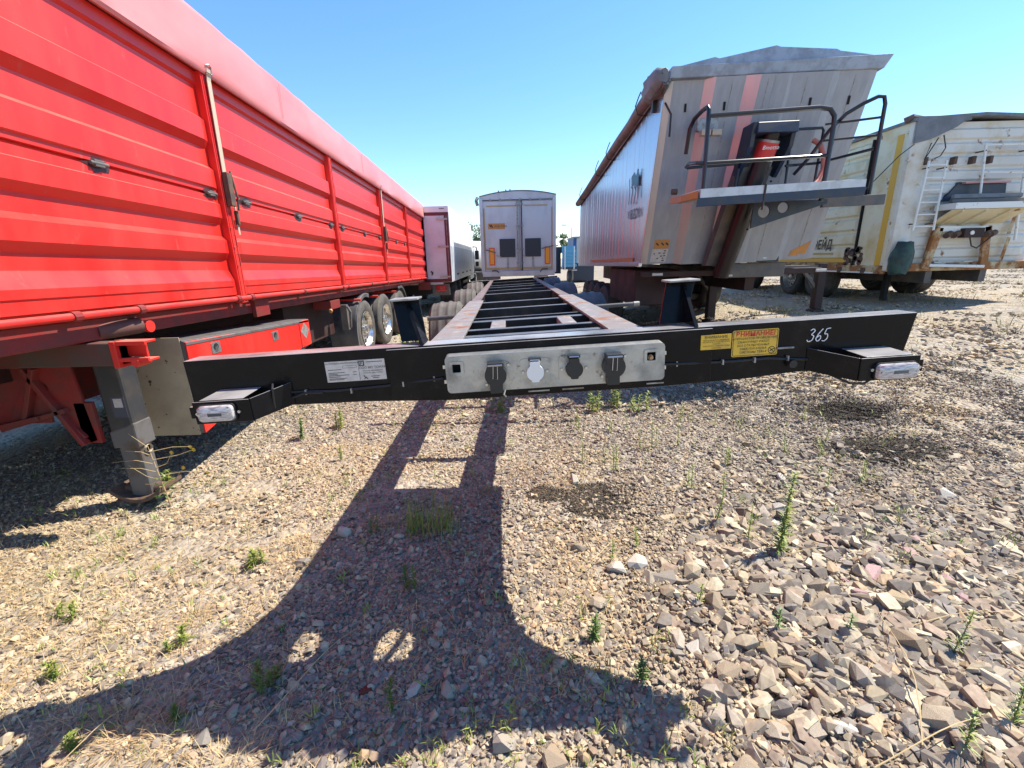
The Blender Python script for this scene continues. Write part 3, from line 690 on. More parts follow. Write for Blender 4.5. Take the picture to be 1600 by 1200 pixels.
# ================================================================== red grain trailer on the left (built where it stands)
RT = thing('grain_trailer', 'long red ribbed grain trailer with a faded red tarp cover', 'trailer', (-3.72, 6.5, 0))
def build_red():
    Y0, Y1 = .2, 13.62
    zb = lambda y: 1.353 - .0203 * (y - 4.1)
    zt = lambda y: 3.104 - .0317 * (y - 4.27)
    zh = lambda y: 3.585 - .0425 * (y - 4.08)
    XB = -2.49
    P3 = lambda y, s_, d: (XB + d, y, zb(y) + s_ * (zt(y) - zb(y)))
    upper = [(1.0, .02), (.95, .02), (.938, 0), (.812, 0), (.797, .046), (.708, .046), (.676, 0), (.600, 0), (.583, .046), (.503, .046), (.497, .030), (.479, .030), (.478, .0)]
    lower = [(.466, .0), (.465, .030), (.435, .030), (.431, .046), (.368, .046), (.340, 0), (.284, 0), (.262, .046), (.203, .046), (.172, 0), (.122, 0), (.070, .050), (.043, .050), (.040, .042), (.0, .042), (-.002, 0)]
    posts = [1.72, 4.13, 6.70, 9.12, 11.30]
    edges = [Y0] + posts + [Y1]
    # core of the body
    def ring(y, x0, x1, h0=0):
        return [(x0, y, zb(y) - .06), (x1, y, zb(y) - .06), (x1, y, zt(y) + .02), (x0, y, zt(y) + .02)]
    MB().loft([ring(Y0, -4.95, XB - .004), ring(Y1, -4.95, XB - .004)], closed=True, cap=True).build('body_shell', M['red'], RT)
    for i in range(len(edges) - 1):
        a = edges[i] + (.045 if i else 0); b_ = edges[i + 1] - .045
        for prof, nm in ((upper, 'drop_side'), (lower, 'drop_side')):
            rings = []
            for y, k in ((a, 0), (a + .018, 0), (a + .075, 1), (b_ - .075, 1), (b_ - .018, 0), (b_, 0)):
                rings.append([P3(y, s_, min(d, .030) if k == 0 and d > .030 else (d if k else min(d, .02) if d > .02 else d)) if k == 0 else P3(y, s_, d) for s_, d in prof])
            MB().loft(rings).build(nm, M['red'], RT)
    for y in posts:
        q = MB(); z0, z1 = zb(y) - .075, zt(y)
        q.box(XB - .0, XB + .062, y - .045, y + .045, z0, z1)
        q.box(XB + .0, XB + .068, y - .030, y - .020, z0, z1); q.box(XB + .0, XB + .068, y + .020, y + .030, z0, z1)
        q.build('post', M['red'], RT, bevel=.003)
    B(RT, 'rear_post', M['red'], XB - .05, XB + .06, Y1 - .03, Y1 + .06, zb(Y1) - .06, zt(Y1))
    # tarp hood: flat hem band with a round shoulder, runs over the roof
    rings = []
    for i in range(56):
        y = Y0 - .05 + (Y1 + .1 - Y0) * i / 55.
        t, h = zt(y), zh(y); w = .010 * sin(y * 3.1) + .006 * sin(y * 7.3 + 1) + .004 * noise.noise(Vector((y * 4, 1, 2)))
        rings.append([(XB + .015, y, t + .012), (XB + .075, y, t - .012), (XB + .090, y, t + .01), (XB + .092 + w, y, t + .07), (XB + .085 + w, y, h - .07), (XB + .062, y, h - .02 - .012 * sin(y * 5.2) ** 2), (XB + .02, y, h - .018 * sin(y * 5.2) ** 2),
                      (XB - .55, y, h + .05), (-3.72, y, h + .08), (-4.9, y, h), (-5.02, y, h - .1), (-5.02, y, t)])
    MB().loft(rings, cap=True).build('tarp_cover', M['redtarp'], RT, smooth=True)
    for y in (2.6, 5.4, 8.1, 10.6):
        MB().box(XB + .0945, XB + .0965, y - .004, y + .004, zt(y) + .06, zh(y) - .08).build('tarp_seam', M['redtarp'], RT)
    # straps with ratchets, on the 2nd and 4th posts
    for y in (4.13, 9.12):
        t = zt(y)
        o = MB().loft([[(XB + .098, y + .0, t + .03), (XB + .098, y + .05, t + .03)], [(XB + .085, y, t - .05), (XB + .085, y + .05, t - .05)], [(XB + .080, y - .012, zb(y) + 1.0), (XB + .080, y + .038, zb(y) + 1.0)]]).build('tarp_strap', M['strap'], RT)
        sol = o.modifiers.new('thick', 'SOLIDIFY'); sol.thickness = .005
        MB().tube([(XB + .10, y - .01, t + .05), (XB + .105, y + .025, t + .065), (XB + .10, y + .06, t + .05), (XB + .10, y + .055, t + .0), (XB + .10, y - .005, t + .0)], .005, 6).build('hook', M['steel'], o)
        zr = zb(y) + .88
        q = MB(); q.box(XB + .07, XB + .115, y - .02, y + .05, zr - .13, zr + .14)
        q.tube([(XB + .10, y + .06, zr + .16), (XB + .125, y + .065, zr - .05), (XB + .11, y + .07, zr - .16)], .010, 6)
        q.box(XB + .07, XB + .10, y + .055, y + .085, zr - .28, zr - .16)
        q.build('ratchet', M['rust'], o, bevel=.006)
        MB().box(XB + .082, XB + .086, y + .055, y + .078, zr - .36, zr - .10).build('strap_tail', M['strap'], o)
        for k in range(3):
            zz = zb(y) + .25 + .16 * k
            MB().tube([(XB + .07, y - .03, zz), (XB + .085, y - .01, zz), (XB + .085, y - .01, zz + .10), (XB + .07, y - .02, zz + .10)], .004, 5).build('rope_hook', M['redframe'], RT)
    # hinges along the seam, each with its smear of grease
    rng = random.Random(3)
    for y in (2.93, 3.97, 4.47, 5.55, 6.52, 6.95, 8.0, 8.9, 9.35, 10.2, 11.0):
        c = P3(y, .472, .032)
        pts = []
        for k in range(14):
            a = 2 * pi * k / 14; r = rng.uniform(.6, 1.25)
            pts.append((y + .10 * r * cos(a), c[2] + .042 * r * sin(a) - .004))
        q = MB(); q.cur = 0
        q.plate(pts, [], lambda p: (XB + .0325, p[0], p[1]), lambda p: (XB + .0305, p[0], p[1]))
        o = q.build('hinge', M['grease'], RT)
        MB().tube([(XB + .045, y - .06, c[2]), (XB + .045, y + .06, c[2])], .013, 8).box(XB + .03, XB + .055, y - .035, y + .03, c[2] - .02, c[2] + .02).build('hinge_pin', M['dirtygrey'], o, bevel=.003)
    # side sill, long pipe with clamps, roller
    q = MB()
    for y0_, y1_ in ((Y0, Y1),):
        q.hexa([(XB - .10, y0_, zb(y0_) - .20), (XB - .02, y0_, zb(y0_) - .20), (XB - .02, y1_, zb(y1_) - .17), (XB - .10, y1_, zb(y1_) - .17),
                (XB - .10, y0_, zb(y0_) - .061), (XB - .02, y0_, zb(y0_) - .061), (XB - .02, y1_, zb(y1_) - .061), (XB - .10, y1_, zb(y1_) - .061)])
    q.build('side_sill', M['redframe'], RT, bevel=.01)
    pz = lambda y: zb(y) - .035
    MB().tube([(XB + .055, y, pz(y)) for y in (Y0, 4.0, 8.0, Y1)], .022, 10).build('side_pipe', M['red'], RT, smooth=True)
    for y in (1.6, 2.5, 2.95, 4.03, 4.25, 5.35, 6.60, 6.82, 8.0, 9.05, 10.2, 11.3, 12.5):
        MB().tube([(XB + .055, y - .025, pz(y)), (XB + .055, y + .025, pz(y))], .031, 10).box(XB - .02, XB + .055, y - .02, y + .02, pz(y) - .03, pz(y) + .0).build('pipe_clamp', M['redframe'], RT, bevel=.003)
    MB().tube([(XB - .06, 2.70, zb(3) - .14), (XB - .01, 2.98, zb(3) - .14)], .055, 12).build('tarp_roller', M['winch'], RT, smooth=True)
    MB().lathe([(-.012, .0), (-.012, .04), (.012, .04), (.012, .0)], (XB + .02, 3.03, zb(3) - .155), 'x', 14).build('roller_flange', M['red'], RT)
    MB().box(XB - .02, XB + .02, 4.35, 4.60, zb(4) - .24, zb(4) - .06).build('gusset_bracket', M['redframe'], RT, bevel=.004)
    # main rails, cross members
    for x in (-4.25, -3.25):
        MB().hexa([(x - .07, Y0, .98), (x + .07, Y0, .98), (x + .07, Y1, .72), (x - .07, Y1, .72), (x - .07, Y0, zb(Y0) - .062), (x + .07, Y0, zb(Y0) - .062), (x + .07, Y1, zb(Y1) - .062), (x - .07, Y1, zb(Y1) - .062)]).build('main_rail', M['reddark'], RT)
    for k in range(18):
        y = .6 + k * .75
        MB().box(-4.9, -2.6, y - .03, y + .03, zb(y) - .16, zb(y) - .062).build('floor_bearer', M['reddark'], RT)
    # winch beam with open red clevis, landing legs and braces
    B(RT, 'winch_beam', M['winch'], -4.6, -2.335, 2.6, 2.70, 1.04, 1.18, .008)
    q = MB().box(-2.36, -2.16, 2.585, 2.60, 1.165, 1.182); q.box(-2.36, -2.16, 2.585, 2.60, 1.075, 1.090); q.box(-2.36, -2.22, 2.66, 2.675, 1.085, 1.175); q.box(-2.36, -2.16, 2.585, 2.675, 1.176, 1.190); q.box(-2.36, -2.16, 2.585, 2.675, 1.066, 1.080)
    q.box(-2.37, -2.335, 2.58, 2.68, 1.03, 1.19)
    q.tube([(-2.24, 2.58, 1.06), (-2.24, 2.68, 1.06)], .026, 10)
    q.build('clevis', M['red'], RT, bevel=.003)
    for xc in (-2.60, -4.84):
        q = MB().box(xc - .085, xc + .085, 2.76, 2.90, .47, 1.06)
        leg = q.build('landing_leg', M['leggrey'], RT, bevel=.018)
        MB().hexa([(xc - .089, 2.756, .44), (xc + .089, 2.756, .44), (xc + .089, 2.904, .44), (xc - .089, 2.904, .44), (xc - .089, 2.756, .56), (xc + .089, 2.756, .62), (xc + .089, 2.904, .62), (xc - .089, 2.904, .56)]).build('leg_sleeve', M['leglight'], leg, bevel=.012)
        MB().box(xc - .072, xc + .072, 2.775, 2.885, .05, .47).build('inner_leg', M['leglight'], leg, bevel=.015)
        MB().lathe([(-.01, .001), (-.01, .028), (.01, .028)], (xc + .082, 2.83, .41), 'x', 12).build('lock_pin', M['strap'], leg)
        MB().box(xc - .02, xc + .07, 2.757, 2.7595, .66, .80).build('maker_label', M['logo_dark'], leg)
        MB().box(xc + .0, xc + .055, 2.754, 2.7565, .73, .79).build('label_print', M['plate'], leg)
        rr = []
        for k in range(9):
            t = -1 + k / 4.; zz = .075 + .075 * t * t
            rr.append([(xc + .17 * t, 2.72, zz), (xc + .17 * t, 2.94, zz), (xc + .17 * t, 2.94, zz - .03), (xc + .17 * t, 2.72, zz - .03)])
        MB().loft(rr, closed=True, cap=True).build('foot', M['rust'], leg, bevel=.004)
        MB().tube([(xc - .13, 2.83, .11), (xc + .13, 2.83, .11)], .04, 10).build('foot_pin', M['rust'], leg, smooth=True)
    q = MB()
    q.plate([(-3.02, 1.03), (-2.78, 1.03), (-2.74, .52), (-2.80, .50), (-2.90, .73), (-3.02, .70), (-3.30, .62)], [circ(-3.0, .88, .045)], lambda p: (p[0], 2.72, p[1]), lambda p: (p[0], 2.735, p[1]))
    q.build('leg_gusset', M['redframe'], RT)
    for a, b_ in (((-3.05, 2.70, 1.02), (-2.80, 2.70, .50)), ((-3.02, 2.68, .70), (-3.6, 2.70, .58)), ((-2.86, 2.70, .74), (-3.30, 2.70, .62)), ((-2.98, 2.70, 1.02), (-3.14, 2.70, .66)), ((-2.93, 2.72, .72), (-2.80, 2.72, .54))):
        MB().bar(a, b_, .03, .05, (0, 1, 0)).build('leg_brace', M['redframe'], RT, bevel=.004)
    B(RT, 'leg_foot_plate', M['redframe'], -2.83, -2.715, 2.72, 2.75, .50, .78)
    for k in range(4):
        MB().lathe([(-.006, .0), (-.006, .010), (.0, .011)], (-2.795, 2.735, .80 + .07 * k), 'y', 6).build('brace_bolt', M['steel'], RT)
    B(RT, 'shade_panel', M['redframe'], -4.97, -4.93, Y0, 6.7, .16, 1.28)  # unseen panel added on the far side to darken the ground underneath
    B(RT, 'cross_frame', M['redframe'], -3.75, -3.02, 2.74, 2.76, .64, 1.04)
    # tool box: dirty front sheet, red lid with latches
    bx0, bx1, by0, by1 = -2.86, -2.385, 3.2, 5.22
    ztop = lambda y: 1.082 - .05 * (y - 3.2)
    bz = lambda y: .365 + .16 * (y - 3.2)
    bo = MB().hexa([(bx0, by0 + .004, bz(by0)), (bx1 - .004, by0 + .004, bz(by0)), (bx1 - .004, by1, bz(by1)), (bx0, by1, bz(by1)), (bx0, by0 + .004, ztop(by0)), (bx1 - .004, by0 + .004, ztop(by0)), (bx1 - .004, by1, ztop(by1)), (bx0, by1, ztop(by1))]).build('tool_box', M['dirtygrey'], RT)
    MB().box(bx0 - .01, bx1 - .03, by0 - .004, by0 + .003, bz(by0) - .012, ztop(by0) + .03).build('front_sheet', M['beige'], bo, bevel=.002)
    MB().box(bx0 - .014, bx0 + .03, by0 - .010, by0 - .0045, bz(by0) - .012, ztop(by0) + .03).build('edge_strip', M['strap'], bo)
    for k in range(6):
        MB().lathe([(-.004, .0), (-.004, .007), (.0, .008)], (bx0 + .008, by0 - .0105, .45 + .1 * k), 'y', 6).build('rivet', M['dirtygrey'], bo)
    MB().hexa([(bx1 - .004, by0 + .004, bz(by0)), (bx1 + .008, by0 + .004, bz(by0)), (bx1 + .008, by1 - .25, bz(by1)), (bx1 - .004, by1 - .25, bz(by1)), (bx1 - .004, by0 + .004, ztop(by0) - .004), (bx1 + .008, by0 + .004, ztop(by0) - .004), (bx1 + .008, by1 - .25, ztop(by1) - .004), (bx1 - .004, by1 - .25, ztop(by1) - .004)]).build('lid', M['red'], bo, bevel=.004)
    MB().hexa([(bx1 - .004, by1 - .244, bz(by1)), (bx1 + .012, by1 - .244, bz(by1)), (bx1 + .012, by1, bz(by1)), (bx1 - .004, by1, bz(by1)), (bx1 - .004, by1 - .244, ztop(by1)), (bx1 + .012, by1 - .244, ztop(by1)), (bx1 + .012, by1, ztop(by1)), (bx1 - .004, by1, ztop(by1))]).build('end_panel', M['red'], bo, bevel=.004)
    MB().loft([[(bx0 - .02, y, ztop(y) + .004), (bx1 - .02, y, ztop(y) + .004), (bx1 + .012, y, ztop(y) - .012), (bx1 + .012, y, ztop(y) - .030)] for y in (by0, by1)]).build('lid_edge', M['leglight'], bo)
    for y, z in ((3.52, .975), (4.44, .915)):
        l_ = MB().plate(rrect(y - .055, y + .055, z - .045, z + .045, .01), [circ(y, z + .004, .034, .030)], lambda p: (bx1 + .012, p[0], p[1]), lambda p: (bx1 + .0085, p[0], p[1])).build('latch', M['galv'], bo)
        MB().plate(circ(y, z + .004, .034, .030), [], lambda p: (bx1 + .0094, p[0], p[1]), lambda p: (bx1 + .0085, p[0], p[1])).build('latch_cup', M['dark'], l_)
        MB().plate([(y - .02, z - .03), (y + .012, z - .028), (y + .026, z + .0), (y + .010, z + .022), (y + .004, z + .005), (y - .010, z + .004)], [], lambda p: (bx1 + .015, p[0], p[1]), lambda p: (bx1 + .0096, p[0], p[1])).build('latch_handle', M['steel'], l_)
    MB().plate([(4.99, .865), (5.09, .955), (5.19, .865), (5.09, .775)], [], lambda p: (bx1 + .0145, p[0], p[1]), lambda p: (bx1 + .0125, p[0], p[1])).build('diamond_plate', M['bracketgrey'], bo)
    # wheels, front mudguard, brackets
    for i, y in enumerate((7.72, 9.0, 10.28)):
        MB().tube([(-4.8, y, .5), (-2.6, y, .5)], .075, 10).build('axle', M['dirtygrey'], RT, smooth=True)
        tyre_mesh(RT, 'wheel', -2.50, y, .49, 1, .515, .38, M['tyregrey'], M['alu'], dish=.07)
        tyre_mesh(RT, 'wheel', -4.94, y, .49, -1, .515, .38, M['tyregrey'], M['alu'], dish=.07, n=20)
    def fender(yc, a0, a1):
        q = MB(); R = .60; rings = []
        for k in range(17):
            a = radians(a0 + (a1 - a0) * k / 16.)
            rings.append([(x, yc - (R + d) * cos(a), .49 + (R + d) * sin(a)) for x, d in ((-2.92, 0), (-2.56, 0), (-2.52, .012), (-2.49, .012), (-2.475, -.005), (-2.475, -.05))])
        return q.loft(rings).build('mudguard', M['fender'], RT, smooth=True)
    f_ = fender(7.72, -30, 108)
    q = MB(); rings = []
    for k in range(17):
        a = radians(-30 + 138 * k / 16.); R = .61
        rings.append([(-2.474, 7.72 - r_ * cos(a), .49 + r_ * sin(a)) for r_ in (R - .012, R + .004)])
    q.loft(rings).build('guard_edge', M['galv'], f_)
    fender(10.28, 70, 175)
    MB().tube([(-2.9, 7.35, 1.02), (-2.44, 7.35, 1.02)], .02, 8).build('guard_stay', M['red'], RT); MB().tube([(-2.9, 8.35, 1.0), (-2.44, 8.35, 1.0)], .02, 8).build('guard_stay', M['red'], RT)
    MB().tube([(-2.9, 9.7, .99), (-2.44, 9.7, .99)], .02, 8).build('guard_stay', M['red'], RT)
    q = MB().box(-2.56, -2.46, 6.72, 6.80, .62, 1.0); q.tube([(-2.44, 6.7, .98), (-2.40, 6.7, .90), (-2.42, 6.7, .66)], .02, 7)
    q.build('valve_bracket', M['dirtygrey'], RT, bevel=.006)
    B(RT, 'valve_box', M['redframe'], -2.75, -2.50, 6.25, 6.6, .98, 1.1)
    B(RT, 'air_tank_panel', M['reddark'], -2.9, -2.75, 5.4, 6.9, .55, 1.1)
    MB().lathe([(-.02, .0), (-.02, .02), (.0, .03)], (-2.45, 6.1, .98), 'y', 10).build('side_lamp', M['orange'], RT)
    MB().tube([(-2.50, Y1, .95), (-2.36, Y1 + .05, 1.0), (-2.34, Y1 + .05, .90), (-2.42, Y1 + .05, .78)], .03, 8).build('rear_buffer', M['red'], RT)
    B(RT, 'rear_lamp_box', M['redframe'], -2.7, -2.36, Y1 - .2, Y1 + .05, .78, 1.0)
build_red()

# ================================================================== aluminium tipper trailer on the right
TP = thing('tipper_trailer', 'silver tipper trailer with a leaning front wall and a railed black work platform', 'trailer', (3.15, 9.5, base_h(3.15, 9.5)))
def build_tipper():
    YR = 12.4
    # front wall: bottom at y=6.6, top at y=6.0 ; f = across, t = up
    def FW(f, t, d):
        yb, yt = 6.6, 6.0
        x0 = 1.905 + .02 * t; x1 = 4.351 + .045 * t
        z0, z1 = 1.475 + .04 * f, 3.60 + .05 * f
        y = yb + (yt - yb) * t
        n = Vector((0, -2.1, -.6)).normalized()
        return (x0 + (x1 - x0) * f + 0, y + n.y * d, z0 + (z1 - z0) * t + n.z * d)
    prof = [(0, -.03), (.035, .0), (.185, 0), (.228, .07), (.370, .07), (.422, .17), (.487, .17), (.50, .12), (.565, .12), (.585, .10), (.775, .10), (.82, .05), (.965, .05), (1.0, .03)]
    q = MB()
    for (f0, d0), (f1, d1) in zip(prof[:-1], prof[1:]):
        q.cur = 1 if d1 - d0 > .02 else 0
        q.add([FW(f0, 0, d0), FW(f1, 0, d1), FW(f1, 1, d1), FW(f0, 1, d0)], [(0, 1, 2, 3)])
    q.build('front_wall', [M['trailer_alu'], M['bevel_alu']], TP)
    for f, d in ((.31, .071), (.46, .171), (.66, .101), (.90, .051)):   # weld seams with rivets
        MB().bar(FW(f, .02, d), FW(f, .98, d), .006, .004, (0, 1, 0)).build('wall_seam', M['bracketgrey'], TP)
    for f in (.11, .29, .70, .90):
        p = FW(f, .885, {.11: .0, .29: .07, .70: .10, .90: .05}[f] + .006); q_ = FW(f + .004, .845, {.11: .0, .29: .07, .70: .10, .90: .05}[f] + .006)
        MB().bar(p, q_, .025, .012).build('wall_slot', M['dark'], TP)
    zs0 = lambda y: 1.478 - .0125 * (y - 6.6)
    zs1 = lambda y: 3.60 - .0985 * (y - 6.0)
    # body core behind the walls
    MB().hexa([(1.93, 6.66, 1.49), (4.33, 6.66, 1.52), (4.33, YR, 1.42), (1.93, YR, 1.42), (1.95, 6.08, 3.58), (4.37, 6.08, 3.62), (4.37, YR, 2.95), (1.95, YR, 2.95)]).build('body_core', M['trailer_alu'], TP)
    # left side of upright planks, corner plate first
    XL = 1.9
    def yl(t): return 6.6 - .6 * t
    def plank(ya0, ya1, yb0, yb1, name, mt, d=.012):
        # a = bottom edge, b = top edge
        rings = []
        for yy0, yy1, top in ((ya0, ya1, 0), (yb0, yb1, 1)):
            r = []
            for k, dd in ((0, 0), (.06, d), (.94, d), (1, 0)):
                y = yy0 + (yy1 - yy0) * k; z = zs1(y) if top else zs0(y)
                r.append((XL + .02 * top - dd, y, z))
            rings.append(r)
        return MB().loft(rings).build(name, mt, TP)
    plank(6.60, 6.80, 6.0, 6.72, 'corner_plate', M['side_alu'], .004)
    N = 24; a = 6.80; b_ = 6.72; w = (YR - 6.8) / N; w2 = (YR - 6.72) / N
    for k in range(N):
        plank(a + k * w, a + (k + 1) * w, b_ + k * w2, b_ + (k + 1) * w2, 'side_plank', M['side_alu'], .0025 + .0015 * (k % 3))
    MB().hexa([(XL - .02, 6.62, zs0(6.6) - .03), (XL + .03, 6.62, zs0(6.6) - .03), (XL + .03, YR, zs0(YR) - .03), (XL - .02, YR, zs0(YR) - .03), (XL - .02, 6.62, zs0(6.6) + .025), (XL + .03, 6.62, zs0(6.6) + .025), (XL + .03, YR, zs0(YR) + .025), (XL - .02, YR, zs0(YR) + .025)]).build('lower_rail', M['side_alu'], TP, bevel=.006)
    MB().hexa([(XL - .018, 6.95, zs0(7) + .05), (XL - .014, 6.95, zs0(7) + .05), (XL - .014, 10.5, zs0(10.5) + .05), (XL - .018, 10.5, zs0(10.5) + .05), (XL - .018, 6.95, zs0(7) + .10), (XL - .014, 6.95, zs0(7) + .10), (XL - .014, 10.5, zs0(10.5) + .10), (XL - .018, 10.5, zs0(10.5) + .10)]).build('orange_tape', M['orange'], TP)
    # emblem and lettering on the side
    q = MB(); XE = XL - .004
    def blob(pts): q.plate(pts, [], lambda p: (XE - .0195, p[0], p[1]), lambda p: (XE - .0165, p[0], p[1]))
    blob([(7.22, 2.74), (7.05, 2.78), (6.96, 2.70), (6.90, 2.80), (6.84, 2.78), (6.83, 2.60), (6.92, 2.56), (7.05, 2.60), (7.20, 2.58)])
    e1 = q.build('side_emblem', M['logo_teal'], TP)
    q = MB()
    for pts in ([(7.34, 2.72), (7.31, 2.74), (7.28, 2.58), (7.31, 2.36), (7.33, 2.36), (7.31, 2.58)], [(7.24, 2.60), (7.12, 2.58), (7.20, 2.36), (7.17, 2.36), (7.10, 2.54)], [(7.06, 2.59), (6.94, 2.56), (7.05, 2.34), (7.02, 2.34), (6.95, 2.50)],
                [(6.88, 2.59), (6.82, 2.60), (6.80, 2.42), (6.83, 2.38), (6.85, 2.44)]):
        blob(pts)
    q.build('emblem_legs', M['logo_dark'], e1)
    text_mb('WIELTON', .185, (XL - .0245, 7.36, 2.14), (0, -1, 0), (0, 0, 1), squeeze=.78, bold=.005).build('side_lettering', M['logo_dark'], TP, recalc=False)
    # head cap, roof sheet in three folds, tarp roll with its tied end
    MB().hexa([(1.93, 5.93, 3.585), (4.44, 5.93, 3.635), (4.44, 6.25, 3.62), (1.93, 6.25, 3.57), (1.95, 5.90, 3.70), (4.51, 5.90, 3.77), (4.51, 6.25, 3.77), (1.95, 6.25, 3.70)]).build('head_cap', M['cap'], TP, bevel=.01)
    rings = []
    for y, k in ((5.93, 1), (6.2, 1), (9, .7), (YR, .5)):
        zz = 3.69 if y < 6.5 else zs1(y) + .04
        rings.append([(1.97, y, zz), (2.45, y, zz + .10 * k), (2.50, y, zz + .085 * k), (3.15, y, zz + .20 * k), (3.20, y, zz + .185 * k), (3.85, y, zz + .15 * k), (3.9, y, zz + .13 * k), (4.47, y, zz + .06)])
    MB().loft(rings, cap=True).build('roof_sheet', M['cap'], TP)
    rp = lambda y: zs1(y) + .015
    MB().tube([(1.87, y, rp(y) - .01 + .012 * sin(y * 5)) for y in (6.25, 6.7, 7.3, 8, 9, 10, 11, YR + .12)], [.088, .084, .078, .075, .072, .07, .068, .068], 14).build('tarp_roll', M['tarp_brown'], TP, smooth=True)
    rng = random.Random(8); q = MB(); rings = []
    for i, (y, r) in enumerate(((6.45, .11), (6.3, .125), (6.12, .14), (5.98, .12), (5.88, .06))):
        rings.append([(1.86 + r * cos(2 * pi * k / 12) * rng.uniform(.8, 1.2), y + rng.uniform(-.02, .02), 3.60 + r * 1.15 * sin(2 * pi * k / 12) * rng.uniform(.8, 1.2)) for k in range(12)])
    q.loft(rings, closed=True, cap=True).build('rolled_end', M['tarp_grey'], TP, smooth=True)
    for k in range(7):
        a = rng.uniform(0, 6.28)
        MB().tube([(1.86 + .13 * cos(a), 6.25, 3.60 + .14 * sin(a)), (1.86 + .1 * cos(a + .5), 6.02, 3.60 + .14 * sin(a + .5)), (1.88 + .05 * cos(a), 5.88, 3.58 + .07 * sin(a))], .014, 6).build('cloth_fold', M['tarp_brown'] if k % 2 else M['tarp_grey'], TP, smooth=True)
    MB().box(1.86, 1.92, 6.28, 6.34, 3.34, 3.50).build('hanging_strap', M['plastic'], TP)
    for y in (6.75, 8.6, 9.6, 11.6):
        MB().tube([(1.95, y, rp(y) - .13), (1.80, y, rp(y) - .1), (1.765, y, rp(y)), (1.80, y, rp(y) + .10), (1.83, y, rp(y) + .17)], .008, 6).build('roll_strap', M['plastic'], TP)
    MB().loft([[(XL + .01, y, zs1(y) - .06), (XL - .02, y, zs1(y) - .10), (XL - .02, y, zs1(y) - .02)] for y in (6.4, YR)]).build('top_rail', M['tarp_brown'], TP)
    MB().tube([(1.93, 6.02, 3.36), (1.99, 5.96, 3.22), (1.99, 5.97, 2.98)], .012, 6).build('dangling_strap', M['plastic'], TP)
    # decals on the front wall
    MB().hexa([FW(.062, .098, .003), FW(.148, .098, .003), FW(.148, .098, .001), FW(.062, .098, .001), FW(.062, .155, .003), FW(.150, .155, .003), FW(.150, .155, .001), FW(.062, .155, .001)]).build('orange_decal', M['orange'], TP)
    q = MB()
    for f in (.08, .11, .135):
        q.bar(FW(f - .008, .135, .0045), FW(f + .008, .12, .0045), .02, .002, (0, 1, 0))
    q.build('decal_mark', M['ink'], TP)
    MB().hexa([FW(.052, .012, .003), FW(.143, .012, .003), FW(.143, .012, .001), FW(.052, .012, .001), FW(.055, .095, .003), FW(.148, .095, .003), FW(.148, .095, .001), FW(.055, .095, .001)]).build('white_decal', M['plate'], TP)
    q = MB()
    for f, t, w_ in ((.13, .083, .012), (.10, .070, .012), (.128, .068, .012), (.07, .066, .008), (.112, .05, .012), (.13, .052, .012), (.092, .036, .010), (.122, .036, .008), (.125, .02, .014)):
        q.bar(FW(f - w_ / 2, t, .0045), FW(f + w_ / 2, t + .002, .0045), .014, .002, (0, 1, 0))
    q.build('decal_mark', M['ink'], TP)
    MB().hexa([FW(.85, .02, .053), FW(.945, .035, .053), FW(.945, .035, .051), FW(.85, .02, .051), FW(.86, .055, .053), FW(.96, .115, .053), FW(.96, .115, .051), FW(.86, .055, .051)]).build('orange_decal', M['orange'], TP)
    B(TP, 'small_hatch', M['bracketgrey'], 2.30, 2.55, 5.92, 5.98, 3.02, 3.16)
    for x, z in ((2.33, 3.02), (2.46, 3.02)):
        MB().box(x, x + .11, 5.84, 5.92, z - .06, z).build('hatch_clip', M['strap'], TP)
    # hydraulic ram: head bracket, tube, label, channel below
    MB().hexa([(2.90, 5.66, 2.93), (3.38, 5.66, 2.93), (3.38, 5.95, 2.93), (2.90, 5.95, 2.93), (2.92, 5.70, 3.05), (3.40, 5.70, 3.06), (3.40, 5.95, 3.06), (2.92, 5.95, 3.05)]).build('ram_head', M['navy'], TP, bevel=.01)
    for x in (2.87, 3.34):
        MB().plate([(5.70, 3.05), (5.95, 3.05), (6.12, 2.55), (6.02, 2.50), (5.75, 2.80)], [], lambda p: (x, p[0], p[1]), lambda p: (x + .045, p[0], p[1])).build('ram_cheek', M['navy'], TP, bevel=.004)
    for k in range(6):
        MB().lathe([(-.012, .0), (-.012, .014), (0, .016)], (2.885, 5.80 + .04 * k, 2.86 - .06 * k), 'y', 8).build('cheek_bolt', M['steel'], TP)
    r0, r1 = Vector((3.15, 5.80, 2.98)), Vector((2.93, 6.28, 1.30))
    ram = MB().tube([r0, r1], .10, 18).build('hydraulic_ram', M['chrome'], TP, smooth=True)
    la, lb = r0.lerp(r1, .07), r0.lerp(r1, .165)
    MB().tube([la, lb], .118, 18).build('ram_label', M['redlabel'], ram, smooth=True)
    MB().tube([lb, lb.lerp(r1, .02)], .120, 18).build('ram_collar', M['galv'], ram, smooth=True); MB().tube([r0.lerp(r1, .055), la], .120, 18).build('ram_collar', M['galv'], ram, smooth=True)
    dn = (r1 - r0).normalized(); tz = -dn
    o_ = la.lerp(lb, .62) + Vector((-.105, -.128, 0))
    text_mb('Binotto', .062, o_, (1, .02, .02), tz).build('ram_lettering', M['chalk'], ram, recalc=False)
    MB().hexa([(2.74, 6.35, 1.44), (3.14, 6.35, 1.44), (3.14, 6.5, 1.44), (2.74, 6.5, 1.44), (2.88, 5.98, 2.62), (3.30, 5.98, 2.62), (3.30, 6.12, 2.62), (2.88, 6.12, 2.62)]).build('ram_channel', M['dirtygrey'], TP)
    for k in range(7):
        t = k / 6.; MB().lathe([(-.01, .0), (-.01, .012), (0, .014)], (3.29 - .10 * t, 5.96 + .24 * t, 2.45 - .55 * t), 'y', 6).build('channel_bolt', M['dark'], TP)
